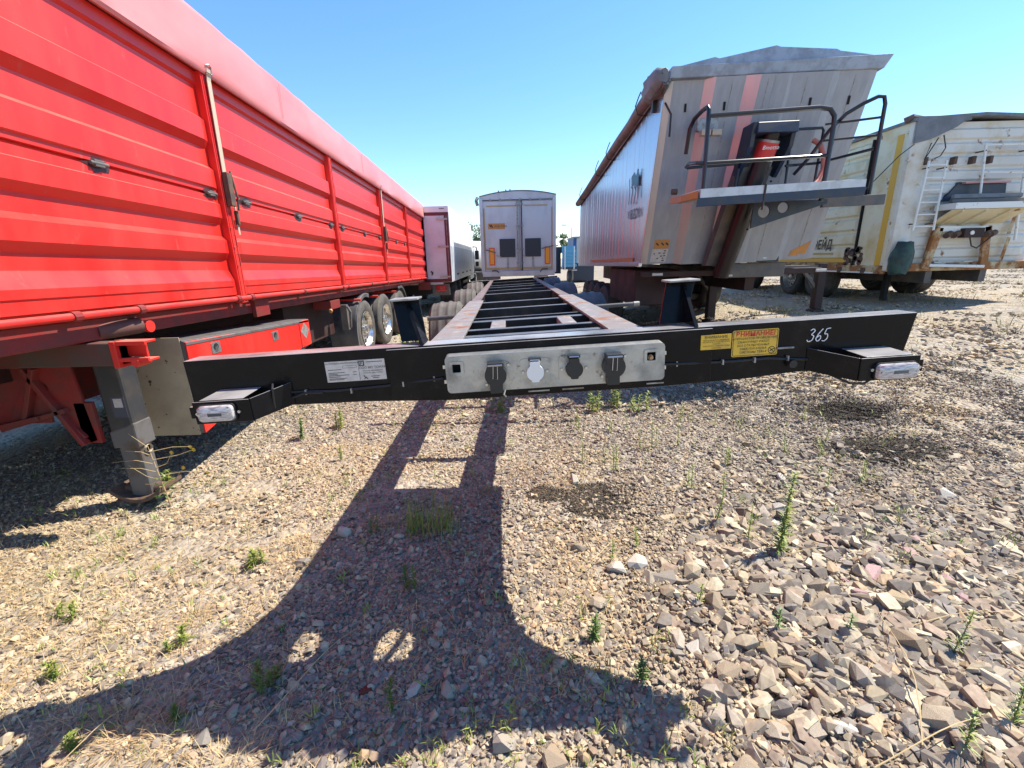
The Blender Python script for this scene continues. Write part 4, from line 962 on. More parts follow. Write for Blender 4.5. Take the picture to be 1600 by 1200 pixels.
    # work platform
    px0, px1 = 2.15, 3.98
    MB().hexa([(px0 - .03, 5.28, 2.11), (px1, 5.28, 2.185), (px1, 5.31, 2.185), (px0 - .03, 5.31, 2.11), (px0 - .02, 5.28, 2.20), (px1 + .005, 5.28, 2.275), (px1 + .005, 5.31, 2.275), (px0 - .02, 5.31, 2.20)]).build('platform_fascia', M['navy'], TP, bevel=.003)
    MB().hexa([(px0, 5.285, 2.195), (px1, 5.285, 2.27), (px1, 6.02, 2.295), (px0, 6.02, 2.22), (px0, 5.285, 2.295), (px1, 5.285, 2.355), (px1, 6.02, 2.38), (px0, 6.02, 2.315)]).build('platform_deck', M['deck_alu'], TP, bevel=.003)
    MB().hexa([(2.03, 5.55, 2.19), (2.13, 5.30, 2.20), (2.14, 5.9, 2.22), (2.03, 5.9, 2.21), (2.03, 5.55, 2.26), (2.13, 5.30, 2.28), (2.14, 5.9, 2.30), (2.03, 5.9, 2.29)]).build('platform_end', M['orange'], TP, bevel=.003)
    MB().hexa([(3.98, 5.95, 2.13), (4.80, 6.0, 2.15), (4.80, 6.04, 2.15), (3.98, 6.0, 2.13), (3.98, 5.95, 2.24), (4.80, 6.0, 2.275), (4.80, 6.04, 2.275), (3.98, 6.0, 2.24)]).build('side_step', M['dirtygrey'], TP, bevel=.003)
    MB().tube([(1.99, 5.75, 2.33), (2.05, 5.75, 2.33)], .035, 9).build('deck_lamp', M['rust'], TP)
    gs = [(3.02, 1.89), (3.03, 2.20), (3.93, 2.21), (3.93, 2.16)]
    MB().plate(gs, [circ(3.165, 2.085, .075, .072), circ(3.395, 2.125, .068, .062)], lambda p: (p[0], 5.80, p[1]), lambda p: (p[0], 5.82, p[1])).build('platform_gusset', M['navy'], TP)
    def rail(pts, r=.024, nm='guard_rail'):
        return MB().tube(pts, r, 9).build(nm, M['railing'], TP, smooth=True)
    rail([(2.205, 5.35, 2.13), (2.195, 5.35, 2.95), (2.193, 5.35, 3.09), (2.19, 5.38, 3.125), (2.20, 5.55, 3.135), (2.21, 5.78, 3.12), (2.20, 5.88, 3.04), (2.20, 5.95, 2.78)])
    rail([(2.205, 5.35, 3.03), (3.38, 5.35, 3.083), (3.50, 5.35, 3.065), (3.555, 5.35, 3.0), (3.565, 5.35, 2.9), (3.55, 5.35, 2.14)])
    rail([(2.215, 5.95, 2.635), (2.10, 5.55, 2.60), (2.12, 5.38, 2.575), (2.21, 5.35, 2.565), (3.56, 5.35, 2.610)], .02)
    rail([(2.23, 5.95, 2.625), (2.86, 5.95, 2.66), (2.87, 5.95, 2.60), (2.84, 5.95, 2.30)], .018)
    rail([(3.47, 5.95, 2.36), (3.465, 5.95, 3.0), (3.48, 5.95, 3.02), (3.83, 5.95, 3.03), (3.85, 5.95, 3.0), (3.83, 5.95, 2.38)], .016)
    rail([(3.44, 5.95, 2.62), (3.83, 5.95, 2.64), (4.06, 5.36, 2.67)], .016)
    rail([(3.56, 5.95, 2.52), (3.63, 5.80, 2.68), (3.69, 5.6, 2.92), (3.77, 5.48, 3.05), (3.90, 5.42, 3.13), (4.0, 5.36, 3.175), (4.06, 5.35, 3.17), (4.083, 5.35, 3.10), (4.085, 5.35, 2.20)], .020)
    for z0_, z1_ in ((2.967, 2.975), (2.80, 2.801)):
        rail([(3.60, 5.55, z0_), (4.075, 5.35, z1_)], .013, 'ladder_rung')
    rail([(2.86, 5.29, 2.06), (2.865, 5.275, 2.33)], .012, 'toe_post')
    MB().tube([(3.75, 5.96, 2.90), (3.80, 5.90, 2.84), (3.835, 5.85, 2.70), (3.82, 5.80, 2.55), (3.75, 5.76, 2.42), (3.64, 5.7, 2.34)], .030, 10).build('filler_hose', M['hose'], TP, smooth=True)
    # frame: front cross beam, rails, legs, box
    MB().box(1.98, 4.66, 6.75, 6.86, 1.285, 1.365).build('front_beam', M['reddark'], TP, bevel=.006)
    B(TP, 'bumper_box', M['dirtygrey'], 3.06, 4.02, 6.62, 6.78, 1.255, 1.46, .012)
    for k, x in enumerate((2.92, 3.13, 3.35)):
        B(TP, 'coupling', M['steel'] if k else M['bracketgrey'], x, x + .11, 6.62, 6.72, 1.455, 1.53, .012)
    B(TP, 'lamp_box', M['plastic'], 3.52, 3.84, 6.50, 6.56, 1.47, 1.63, .008)
    MB().lathe([(-.01, .0), (-.012, .035), (.02, .04)], (3.63, 6.50, 1.55), 'y', 12).build('lamp_glass', M['steel'], TP)
    for x in (2.12, 4.55):
        B(TP, 'marker_lamp', M['plate'], x, x + .16, 6.725, 6.748, 1.305, 1.345, .006)
    MB().lathe([(-.004, .03), (-.004, .04)], (3.09, 6.615, 1.40), 'y', 16).build('round_sticker', M['lightblue'], TP)
    MB().box(3.10, 3.26, 6.613, 6.618, 1.275, 1.30).build('strip_sticker', M['plate'], TP)
    for x in (2.62, 3.62):
        B(TP, 'frame_rail', M['reddark'], x - .07, x + .07, 6.8, YR - .1, 1.05, 1.38)
    B(TP, 'under_box', M['reddark'], 2.0, 2.75, 7.2, 9.0, .82, 1.38, .02)
    for x, zf in ((3.70, .44), (5.64, .545)):
        gl = base_h(x, 8.2)
        leg = MB().hexa([(x - .075, 8.12, gl + .06), (x + .065, 8.12, gl + .06), (x + .065, 8.26, gl + .06), (x - .075, 8.26, gl + .06), (x - .09, 8.12, 1.38), (x + .05, 8.12, 1.38), (x + .05, 8.26, 1.38), (x - .09, 8.26, 1.38)]).build('landing_leg', M['reddark'], TP, bevel=.01)
        MB().box(x - .11, x + .10, 8.08, 8.30, gl - .02, gl + .05).build('foot', M['reddark'], leg, bevel=.02)
        MB().bar((x - .35, 8.2, 1.3), (x - .05, 8.2, .95), .05, .05).build('leg_brace', M['dirtygrey'], leg)
    B(TP, 'cross_tube', M['dirtygrey'], 3.6, 5.7, 8.15, 8.23, 1.26, 1.36)
    for y in (9.6, 10.35, 11.05, 11.8):
        tyre_mesh(TP, 'wheel', 1.98, y, base_h(2, y) + .50 + .30 * (y < 9.7) * 0, -1, .50, .36, M['tyre'], M['rimgrey'], n=26)
        tyre_mesh(TP, 'wheel', 4.34, y, base_h(4.3, y) + .50, 1, .50, .36, M['tyre'], M['rimgrey'], n=20)
        MB().tube([(2.3, y, base_h(3, y) + .52), (4.1, y, base_h(3, y) + .52)], .07, 8).build('axle', M['dirtygrey'], TP)
    rr = []
    for k in range(15):
        a = radians(180 * k / 14.); rr.append([(xx, 9.6 - .60 * cos(a), base_h(2, 9.6) + .50 + .6 * sin(a)) for xx in (1.95, 2.38)])
    B(TP, 'rear_door', M['trailer_alu'], 1.93, 4.33, YR + .0, YR + .05, 1.42, 2.95)
build_tipper()

# ================================================================== rusty white trailer at the far right
WT = thing('old_white_trailer', 'rust streaked white grain trailer with ladders and yellow corner stripe', 'trailer', (8.1, 11.0, base_h(8.1, 11)))
def build_white():
    x0, x1, yf, yr, z0, z1 = 6.86, 9.46, 8.3, 14.2, 1.22, 3.66
    MB().box(x0 + .05, x1 - .05, yf + .06, yr, z0, z1 - .02).build('body_core', M['oldwhite'], WT)
    # side boards with pressed ribs, two bays
    def ribbed(pf, a0, a1, nm, mt, n=8, d=.035, zlo=z0 + .18, zhi=z1 - .10):
        prof = [(zlo - .08, 0)]
        for k in range(n):
            za = zlo + (zhi - zlo) * k / n; zz = zlo + (zhi - zlo) * (k + 1) / n; h = zz - za
            prof += [(za + h * .08, 0), (za + h * .22, d), (za + h * .78, d), (za + h * .92, 0)]
        prof.append((zhi + .08, 0))
        rings = [[pf(a, z, dd * kk) for z, dd in prof] for a, kk in ((a0, 0), (a0 + .06, 0), (a0 + .14, 1), (a1 - .14, 1), (a1 - .06, 0), (a1, 0))]
        return MB().loft(rings).build(nm, mt, WT)
    side = lambda a, z, d: (x0 + .045 - d, a, z)
    ribbed(side, yf + .78, 10.9, 'side_board', M['oldwhite'])
    ribbed(side, 10.95, yr, 'side_board', M['oldwhite'])
    MB().hexa([(x0 + .0, yf + .02, z0), (x0 + .05, yf + .02, z0), (x0 + .05, yf + .74, z0), (x0 + .0, yf + .74, z0), (x0, yf + .02, z1), (x0 + .05, yf + .02, z1), (x0 + .05, yf + .74, z1), (x0, yf + .74, z1)]).build('corner_sheet', M['oldwhite'], WT, bevel=.01)
    MB().box(x0 - .006, x0 - .001, yf + .12, yf + .25, z0 + .08, z1 - .16).build('yellow_stripe', M['stripe'], WT)
    MB().box(x0 - .03, x0 + .02, yf + .765, yf + .785, z0 + .05, z1 - .1).build('board_joint', M['dark'], WT)
    MB().box(x0 - .004, x0 + .042, yf + .95, yf + 3.6, z0 + .14, z0 + .22).build('yellow_band', M['stripe'], WT)
    MB().box(x0 - .006, x0 + .044, yf + .76, yr, z0 + .06, z0 + .135).build('rust_band', M['rustpaint'], WT)
    text_mb('ТРЕЙД', .255, (x0 + .004, 10.50, z0 + .42), (0, -1, 0), (0, 0, 1), squeeze=.80, shear=.12, bold=.008).build('side_lettering', M['ink'], WT, recalc=False)
    MB().box(x0 - .002, x0 + .040, 9.7, 10.4, z0 + .30, z0 + .335).build('small_lettering', M['tan'], WT)
    # rounded corner, ribbed front
    rr = []
    for z in (z0, z1 + .0):
        rr.append([(x0 + .0, yf + .03, z), (x0 + .02, yf - .03, z), (x0 + .09, yf - .055, z), (x0 + .26, yf - .06, z), (x0 + .36, yf - .02, z), (x0 + .40, yf + .03, z)])
    MB().loft(rr).build('corner_post', M['oldfront'], WT, smooth=True)
    front = lambda a, z, d: (a, yf + .045 - d, z)
    ribbed(front, x0 + .40, x1 - .02, 'front_board', M['oldfront'], n=10, d=.03)
    MB().box(x0 + .02, x1, yf - .07, yf + .06, z0 - .02, z0 + .12).build('lower_beam', M['rustpaint'], WT, bevel=.012)
    MB().box(x0 - .03, x0 + .08, yf + .05, yr, z0 - .06, z0 + .09).build('side_sill', M['rustpaint'], WT, bevel=.01)
    for k in range(9):
        y = yf + .4 + k * .62
        MB().box(x0 - .05, x0 - .025, y, y + .10, z0 - .05, z0 + .05).build('sill_clamp', M['rust'], WT)
    MB().box(x0 - .045, x0 - .02, yf + .2, yr, z0 - .05, z0 - .025).build('sill_strip', M['ladder'], WT)
    rng = random.Random(5); q = MB()
    for k in range(26):
        y = yf + .6 + rng.uniform(0, .42); z = z0 + rng.uniform(.02, .42); r = rng.uniform(.025, .07)
        q.tube([(x0 - .012, y, z), (x0 + .03, y, z)], r, 7)
    q.build('rust_scabs', M['rust'], WT)['kind'] = 'stuff'
    # roof sheet, folded tarp at the corner
    zt_ = lambda x: z1 + .03 + .06 * max(0, 1 - abs(x - 8.0) / 1.2)
    xs = [x0 - .03, 7.2, 7.6, 8.0, 8.4, 8.9, x1 + .02]
    MB().loft([[(x, y, zt_(x)) for x in xs] + [(x, y, zt_(x) - .05) for x in reversed(xs)] for y in (yf - .08, yr)], closed=True, cap=True).build('roof_tarp', M['tarp_grey'], WT)
    MB().plate([(x0 + .01, z1 + .05), (x0 + .02, z1 - .36), (7.15, z1 - .30), (7.55, z1 - .12), (7.78, z1 + .05)], [], lambda p: (p[0], yf - .085, p[1]), lambda p: (p[0], yf - .065, p[1])).build('tarp_flap', M['tarp_grey'], WT)
    MB().box(x0 + .02, 7.78, yf - .07, yf + .1, z1 - .02, z1 + .04).build('flap_top', M['tarp_grey'], WT)
    MB().tube([(x0 - .10, yf + .06, z1 + .02), (x0 - .02, yf + .0, z1 + .06), (x0 + .12, yf - .02, z1 + .02)], .05, 8).build('tarp_knot', M['tarp_brown'], WT, smooth=True)
    MB().tube([(7.28, yf - .08, 3.38), (7.10, yf - .10, 3.05), (7.16, yf - .1, 3.30)], .009, 5).build('tie_cord', M['plastic'], WT)
    MB().tube([(7.36, yf - .08, 3.42), (7.40, yf - .12, 3.22), (7.36, yf - .1, 3.10), (7.27, yf - .1, 3.06)], .009, 5).build('tie_cord', M['plastic'], WT)
    MB().tube([(x0 + .03, yf - .08, z1 - .37), (x0 - .2, yf - .1, 3.12), (x0 - .72, yf - .2, 2.62), (x0 - 1.0, yf - .3, 2.45)], .008, 5).build('loose_cord', M['plastic'], WT)
    # ladders
    def ladder(xa0, xa1, xb0, xb1, zb_, zt2, n, first=.06):
        o = MB().tube([(xb0, yf - .16, zb_), (xa0, yf - .14, zt2)], .018, 8).build('ladder', M['ladder'], WT, smooth=True)
        MB().tube([(xb1, yf - .16, zb_), (xa1, yf - .14, zt2)], .018, 8).build('stile', M['ladder'], o, smooth=True)
        for k in range(n):
            t = first + (1 - 2 * first) * k / (n - 1)
            MB().tube([(xb0 + (xa0 - xb0) * t, yf - .15, zb_ + (zt2 - zb_) * t), (xb1 + (xa1 - xb1) * t, yf - .15, zb_ + (zt2 - zb_) * t)], .013, 7).build('rung', M['ladder'], o, smooth=True)
        for t in (.1, .9):
            for xa, xb in ((xa0, xb0), (xa1, xb1)):
                x = xb + (xa - xb) * t; z = zb_ + (zt2 - zb_) * t
                MB().tube([(x, yf - .16, z), (x, yf + .02, z)], .012, 6).build('stand_off', M['rust'], o)
    ladder(7.15, 7.45, 7.10, 7.46, 1.90, 3.02, 6)
    ladder(8.05, 8.80, 8.17, 8.93, 2.20, 3.26, 2, .02)
    MB().tube([(8.75, yf - .15, 3.26), (8.95, yf - .16, 1.70)], .02, 8).build('hand_rail', M['ladder'], WT)
    MB().tube([(8.12, yf - .15, 2.82), (8.84, yf - .15, 2.80)], .014, 8).build('hand_rail', M['ladder'], WT)
    for x in (7.16, 7.66, 7.98, 8.27):
        MB().box(x - .025, x + .03, yf - .08, yf + .02, 2.97, 3.09).build('roof_hook', M['rust'], WT, bevel=.008)
    # dark opening with planks, platform with struts
    MB().hexa([(7.62, yf - .03, 2.38), (8.72, yf - .03, 2.40), (8.72, yf + .04, 2.40), (7.62, yf + .04, 2.38), (7.86, yf - .03, 2.69), (8.68, yf - .03, 2.65), (8.68, yf + .04, 2.65), (7.86, yf + .04, 2.69)]).build('dark_opening', M['navy'], WT)
    MB().box(7.90, 8.68, yf - .10, yf - .02, 2.655, 2.685).build('opening_lip', mat('pink_lip', (.55, .25, .24), .5), WT)
    MB().box(7.60, 8.78, yf - .26, yf - .20, 2.40, 2.47).build('plank', M['tarp_grey'], WT, bevel=.01); MB().box(7.55, 8.80, yf - .30, yf - .24, 2.33, 2.39).build('plank', M['dirtygrey'], WT, bevel=.01)
    MB().box(7.52, 8.86, yf - .42, yf - .02, 2.22, 2.32).build('front_platform', M['ladder'], WT, bevel=.006)
    for x in (7.7, 8.1, 8.5):
        MB().bar((x, yf - .38, 2.20), (x - .05, yf + .0, 1.98), .04, .05).build('platform_strut', M['oldwhite'], WT)
    MB().hexa([(7.52, yf - .02, 2.0), (8.80, yf - .02, 2.0), (8.80, yf + .03, 2.0), (7.52, yf + .03, 2.0), (7.52, yf - .40, 2.215), (8.84, yf - .40, 2.215), (8.84, yf - .36, 2.215), (7.52, yf - .36, 2.215)]).build('platform_skirt', M['oldwhite'], WT)
    # lower frame with couplings
    MB().bar((7.62, yf - .10, 1.95), (7.50, yf - .10, 1.24), .13, .06, (0, 1, 0)).build('frame_post', M['rustpaint'], WT, bevel=.01)
    MB().bar((8.46, yf - .10, 1.95), (8.56, yf - .10, 1.24), .13, .06, (0, 1, 0)).build('frame_post', M['rustpaint'], WT, bevel=.01)
    MB().bar((7.60, yf - .10, 1.92), (8.52, yf - .10, 1.90), .06, .10).build('frame_bar', M['ladder'], WT, bevel=.01)
    MB().bar((7.55, yf - .12, 1.30), (8.55, yf - .12, 1.26), .06, .05).build('frame_bar', M['ladder'], WT, bevel=.01)
    B(WT, 'socket_box', M['reddark'], 7.97, 8.32, yf - .22, yf - .10, 1.76, 1.92, .01)
    MB().lathe([(-.01, .0), (-.012, .035), (.02, .04)], (8.10, yf - .22, 1.84), 'y', 10).build('socket_cap', M['ladder'], WT)
    for x in (7.72, 7.86, 8.42, 8.5):
        MB().tube([(x - .05, yf - .2, 1.80), (x + .08, yf - .14, 1.84)], .05, 8).build('air_coupling', M['rust'], WT, smooth=True)
    MB().tube([(8.12, yf - .18, 1.76), (8.16, yf - .2, 1.62), (8.26, yf - .2, 1.58), (8.40, yf - .18, 1.68), (8.50, yf - .16, 1.75)], .011, 6).build('air_line', M['plastic'], WT)
    MB().box(7.7, 8.4, yf - .06, yf - .0, 1.27, 1.36).build('number_panel', M['galv'], WT)
    for z_, x_ in ((1.62, 7.56), (1.40, 8.95), (2.0, 8.98)):
        MB().bar((x_, yf - .055, z_ + .35), (x_ - .06, yf - .055, z_ - .2), .06, .006, (0, 1, 0)).build('rust_streak', M['rustpaint'], WT)
    # green bag on the corner
    rng = random.Random(2); rings = []
    for t in range(7):
        z = 1.16 + .56 * t / 6.; r = .21 * sqrt(max(.05, 1 - ((t - 2.8) / 3.6) ** 2))
        rings.append([(x0 + .13 + .05 * t / 6 + r * .9 * cos(2 * pi * k / 10) * rng.uniform(.85, 1.15), yf - .14 + .14 * sin(2 * pi * k / 10), z + rng.uniform(-.02, .02)) for k in range(10)])
    MB().loft(rings, closed=True, cap=True).build('tarp_bag', M['green'], WT, smooth=True)
    # running gear
    for x in (7.7, 8.7):
        B(WT, 'frame_rail', M['dirtygrey'], x - .06, x + .06, yf, yr, .98, 1.22)
    B(WT, 'turntable', M['dirtygrey'], 7.3, 9.3, yf + 2.4, yf + 3.7, .95, 1.10)
    for x in (7.45,):
        g_ = base_h(x, 8.9)
        lg = B(WT, 'support_leg', M['dark'], x - .04, x + .04, 8.85, 8.95, g_ + .02, 1.2)
    for y in (10.3, 11.3, 13.3):
        for x, s in ((9.05 if y > 11 else 9.0, -1), (9.40, 1), (7.0, -1)):
            tyre_mesh(WT, 'wheel', x, y, base_h(x, y) + .43, s, .44, .28, M['tyre'], M['galv'], dish=.09, n=28)
        MB().tube([(7.1, y, base_h(8, y) + .45), (9.3, y, base_h(8, y) + .45)], .06, 8).build('axle', M['dirtygrey'], WT)
build_white()

# ================================================================== trailer straight ahead, seen from behind
MT = thing('silver_tarp_trailer', 'silver double door trailer with reflector boards seen from behind down the middle', 'trailer', (.3, 18, 0))
def build_mid():
    x0, x1, y, z0, z1 = -.83, 1.46, 14.8, 1.18, 3.34
    MB().box(x0 - .03, x1 + .03, y + .06, y + 9, z0, z1 + .1).build('body', M['silver'], MT)
    for nm, a, b_ in (('left', x0 + .05, .352), ('right', .40, x1 - .03)):
        d = B(MT, 'rear_door', M['silver'], a, b_, y - .01, y + .06, z0 + .05, z1, .008)
        MB().box(a + .12, b_ - .05 if nm == 'left' else b_ - .18, y - .016, y - .0105, z1 - .16, z1 - .12).build('tape', M['tan'], d)
    for x in (x0, x1):
        B(MT, 'corner_post', M['silver'], x - .05, x + .06, y - .05, y + .08, z0 - .02, z1 + .1, .01)
        sx = .07 if x < 0 else -.06
        B(MT, 'corner_tape', M['tan'], x + sx - .02 * (1 if x > 0 else 0) - .005, x + sx + .04, y - .020, y - .0115, z0 + .1, z1 - .2)
    MB().box(x0 + .06, x1 - .04, y - .015, y - .0105, z0 + .09, z0 + .16).build('tape', M['tan'], MT)
    for x in (.30, .435):
        rod = MB().tube([(x, y - .05, z0 + .05), (x, y - .05, z1 + .03)], .018, 8).build('lock_rod', M['navy'] if x > .4 else M['bracketgrey'], MT, smooth=True)
        for z in (z0 + .3, 1.9, 2.6, z1 - .1):
            MB().box(x - .05, x + .05, y - .065, y - .01, z - .025, z + .025).build('rod_keeper', M['bracketgrey'], rod)
    # arched tarp head
    xs = [x0 - .04 + (x1 - x0 + .1) * k / 14. for k in range(15)]
    arch = lambda x: 3.47 + .15 * (1 - ((x - .36) / 1.22) ** 2)
    MB().loft([[(x, yy, z1 + .005) for x in xs] + [(x, yy, arch(x)) for x in reversed(xs)] for yy in (y - .02, y + .06)], closed=True, cap=True).build('tarp_head', M['silver'], MT)
    MB().loft([[(x, yy, arch(x) + .004) for x in xs] + [(x, yy, arch(x) + .03) for x in reversed(xs)] for yy in (y - .05, y + 9)], closed=True, cap=True).build('roof_tarp', M['tarp_grey'], MT)
    MB().tube([(x0 + .02, y - .03, z1 + .03), (x1, y - .03, z1 + .03)], .014, 7).build('tarp_bar', M['navy'], MT)
    for k in range(7):
        x = x0 + .3 + k * .31
        MB().box(x - .03, x + .03, y - .05, y - .02, z1 + .02, z1 + .07).build('tarp_clip', M['bracketgrey'], MT)
    for x in (-.28, -.05, .08):
        MB().tube([(x, y, arch(x)), (x + .02, y, arch(x) + .07)], .02, 7).build('roof_peg', M['tarp_grey'], MT)
    MB().tube([(x0 - .1, y - .02, z1 - .12), (x0 - .14, y - .03, z1 + .02), (x0 - .10, y + .05, z1 + .12)], .05, 9).build('roll_end', M['tarp_grey'], MT, smooth=True)
    # sign with emblem
    s = MB().box(-.625, -.095, y - .018, y - .0115, 2.52, 2.69).build('orange_sign', M['orange'], MT)
    text_mb('WIELTON', .085, (-.43, y - .020, 2.575), (1, 0, 0), (0, 0, 1)).build('sign_lettering', M['ink'], s, recalc=False)
    q = MB()
    for pts in ([(-.60, 2.65), (-.57, 2.66), (-.52, 2.60), (-.53, 2.56), (-.56, 2.60)], [(-.55, 2.655), (-.52, 2.66), (-.46, 2.57), (-.49, 2.56), (-.52, 2.61)]):
        q.plate(pts, [], lambda p: (p[0], y - .021, p[1]), lambda p: (p[0], y - .0185, p[1]))
    q.build('sign_emblem', M['ink'], s)
    # mud flaps strapped to the doors, reflector boards, lower bumper
    for x0_, x1_ in ((-.28, .22), (.53, 1.04)):
        f_ = B(MT, 'rubber_flap', M['darkflap'], x0_, x1_, y - .06, y - .03, 1.66, 2.22, .02)
        MB().box((x0_ + x1_) / 2 - .03, (x0_ + x1_) / 2 + .03, y - .04, y - .015, 1.26, 1.66).build('flap_strap', M['bracketgrey'], f_)
        MB().bar((x0_ - .12, y - .04, 1.72), (x0_ + .05, y - .04, 1.66), .04, .03).build('flap_hook', M['bracketgrey'], f_)
    for x in (-.53, 1.25):
        f_ = MB().box(x - .09, x + .09, y - .045, y - .03, 1.42, 1.96).build('reflector_board', M['refred'], MT)
        MB().box(x - .062, x + .062, y - .051, y - .0455, 1.45, 1.93).build('reflector_field', M['refyel'], f_)
        MB().bar((x - .19, y - .06, 1.90), (x + .12, y - .06, 1.80) if x < 0 else (x + .18, y - .06, 1.98), .03, .03).build('board_stay', M['dirtygrey'], f_)
    MB().box(x0 - .02, x1 + .02, y - .06, y + .1, z0 - .12, z0 + .05).build('rear_sill', M['silver'], MT, bevel=.01)
    for a, b_ in (((-.55, 1.25), (-.40, 1.25)), ((-.40, 1.25), (-.32, 1.18)), ((1.0, 1.18), (1.08, 1.27)), ((1.08, 1.27), (1.26, 1.27))):
        MB().bar((a[0], y - .08, a[1]), (b_[0], y - .08, b_[1]), .04, .03).build('foot_rail', M['navy'], MT)
    B(MT, 'under_bumper', M['reddark'], x0 + .1, x1 - .1, y - .02, y + .1, .72, .92, .01)
    for x in (x0 + .35, x1 - .4):
        B(MT, 'bumper_arm', M['dirtygrey'], x - .05, x + .05, y, y + .1, .9, z0 - .05)
        B(MT, 'lamp_box', M['dirtygrey'], x - .25, x + .2, y - .04, y + .02, .98, 1.06, .006)
    for yy in (16.0, 17.3, 18.6):
        for x, s_ in ((x0 + .05, -1), (x1 - .05, 1)):
            tyre_mesh(MT, 'wheel', x, yy, .5, s_, .5, .36, M['tyre'], M['rimgrey'], n=20)
        MB().tube([(x0 + .3, yy, .5), (x1 - .3, yy, .5)], .07, 8).build('axle', M['dirtygrey'], MT)
build_mid()

# ================================================================== white box truck between the red trailer and the middle one
BT = thing('box_truck', 'white box truck with maroon door frame beside the red trailer', 'truck', (-2.95, 17, 0))
def build_box():
    x0, x1, y, yr, z0, z1 = -4.22, -1.70, 13.6, 21.4, .98, 3.12
    b_ = MB().box(x0, x1, y + .02, yr, z0, z1).build('cargo_box', M['boxwhite'], BT, bevel=.012)
    MB().box(x1 - .0005, x1 + .012, y + .12, yr, z0 + .02, 2.02).build('lower_panel', M['panelgrey'], BT, bevel=.004)
    for zz in (1.15,):
        for k in range(4):
            MB().box(x1 + .012, x1 + .018, y + 1.2 + k * 1.6, y + 1.75 + k * 1.6, zz, zz + .05).build('tie_slot', M['dark'], BT)
    for yy, zz in ((y + .5, 2.92), (yr - .4, 2.9), (yr - .5, 2.72)):
        MB().lathe([(-.0, .03), (.015, .02), (.016, .001)], (x1, yy, zz), 'x', 8).build('roof_lamp', M['bracketgrey'], BT)
    MB().box(x0, x1 - .01, y - .015, y + .025, z1 - .17, z1 - .005).build('head_board', M['boxwhite'], BT, bevel=.004)
    B(BT, 'lamp_strip', M['bracketgrey'], x1 - .27, x1 - .12, y - .025, y - .012, z1 - .09, z1 - .06)
    for nm, a, c in (('l', x0 + .1, -2.98), ('r', -2.94, x1 - .14)):
        d = B(BT, 'cargo_door', M['doorwhite'], a, c, y - .01, y + .02, z0 + .10, z1 - .26, .006)
    for a, c, e, f_ in ((x0, x1 - .02, z1 - .255, z1 - .172), (x0, x1 - .02, z0 + .01, z0 + .098)):
        B(BT, 'door_frame', M['maroon'], a, c, y - .018, y + .02, e, f_, .004)
    B(BT, 'door_frame', M['maroon'], x1 - .138, x1 - .022, y - .018, y + .02, z0 + .099, z1 - .256, .004)
    B(BT, 'frame_trim', M['bracketgrey'], x1 - .085, x1 - .070, y - .028, y - .0185, z0 + .1, z1 - .26)
    for z in (z0 + .16, 2.0, z1 - .36):
        MB().bar((x1 - .36, y - .03, z), (x1 - .05, y - .03, z), .04, .05).build('door_hinge', M['galv'], BT)
    MB().tube([(-2.32, y - .03, 1.30), (-2.26, y - .05, 1.26), (-2.30, y - .03, 1.20)], .02, 6).build('door_handle', M['plastic'], BT)
    B(BT, 'rear_sill', M['plate'], x0, x1 - .28, y - .03, y + .1, z0 - .06, z0 + .005, .006)
    B(BT, 'chassis_frame', M['dark'], -3.5, -2.4, y + .1, yr, .62, z0 - .005)
    B(BT, 'lamp_panel', M['dirtygrey'], x1 - .62, x1 - .1, y + .0, y + .06, .60, .93)
    B(BT, 'tail_lamp', M['taillight'], x1 - .50, x1 - .20, y - .04, y + .0, .72, .90, .02)
    MB().lathe([(-.045, .0), (-.045, .03), (-.04, .035)], (x1 - .36, y, .81), 'y', 10).build('lamp_core', M['lensred'], BT)
    for y_ in (15.2, 16.5, 19.8):
        for x, s in ((x1 - .08, 1), (x0 + .08, -1)):
            tyre_mesh(BT, 'wheel', x, y_, .48, s, .48, .5, M['tyre'], M['rimgrey'], n=20)
    for k in range(2):
        B(BT, 'side_guard', M['dirtygrey'], x1 - .10, x1 - .06, 17.3, 19.1, .52 + .22 * k, .62 + .22 * k)
    B(BT, 'truck_cab', M['boxwhite'], x0 + .1, x1 - .1, yr + .15, yr + 2.0, .7, 2.9, .08)
build_box()

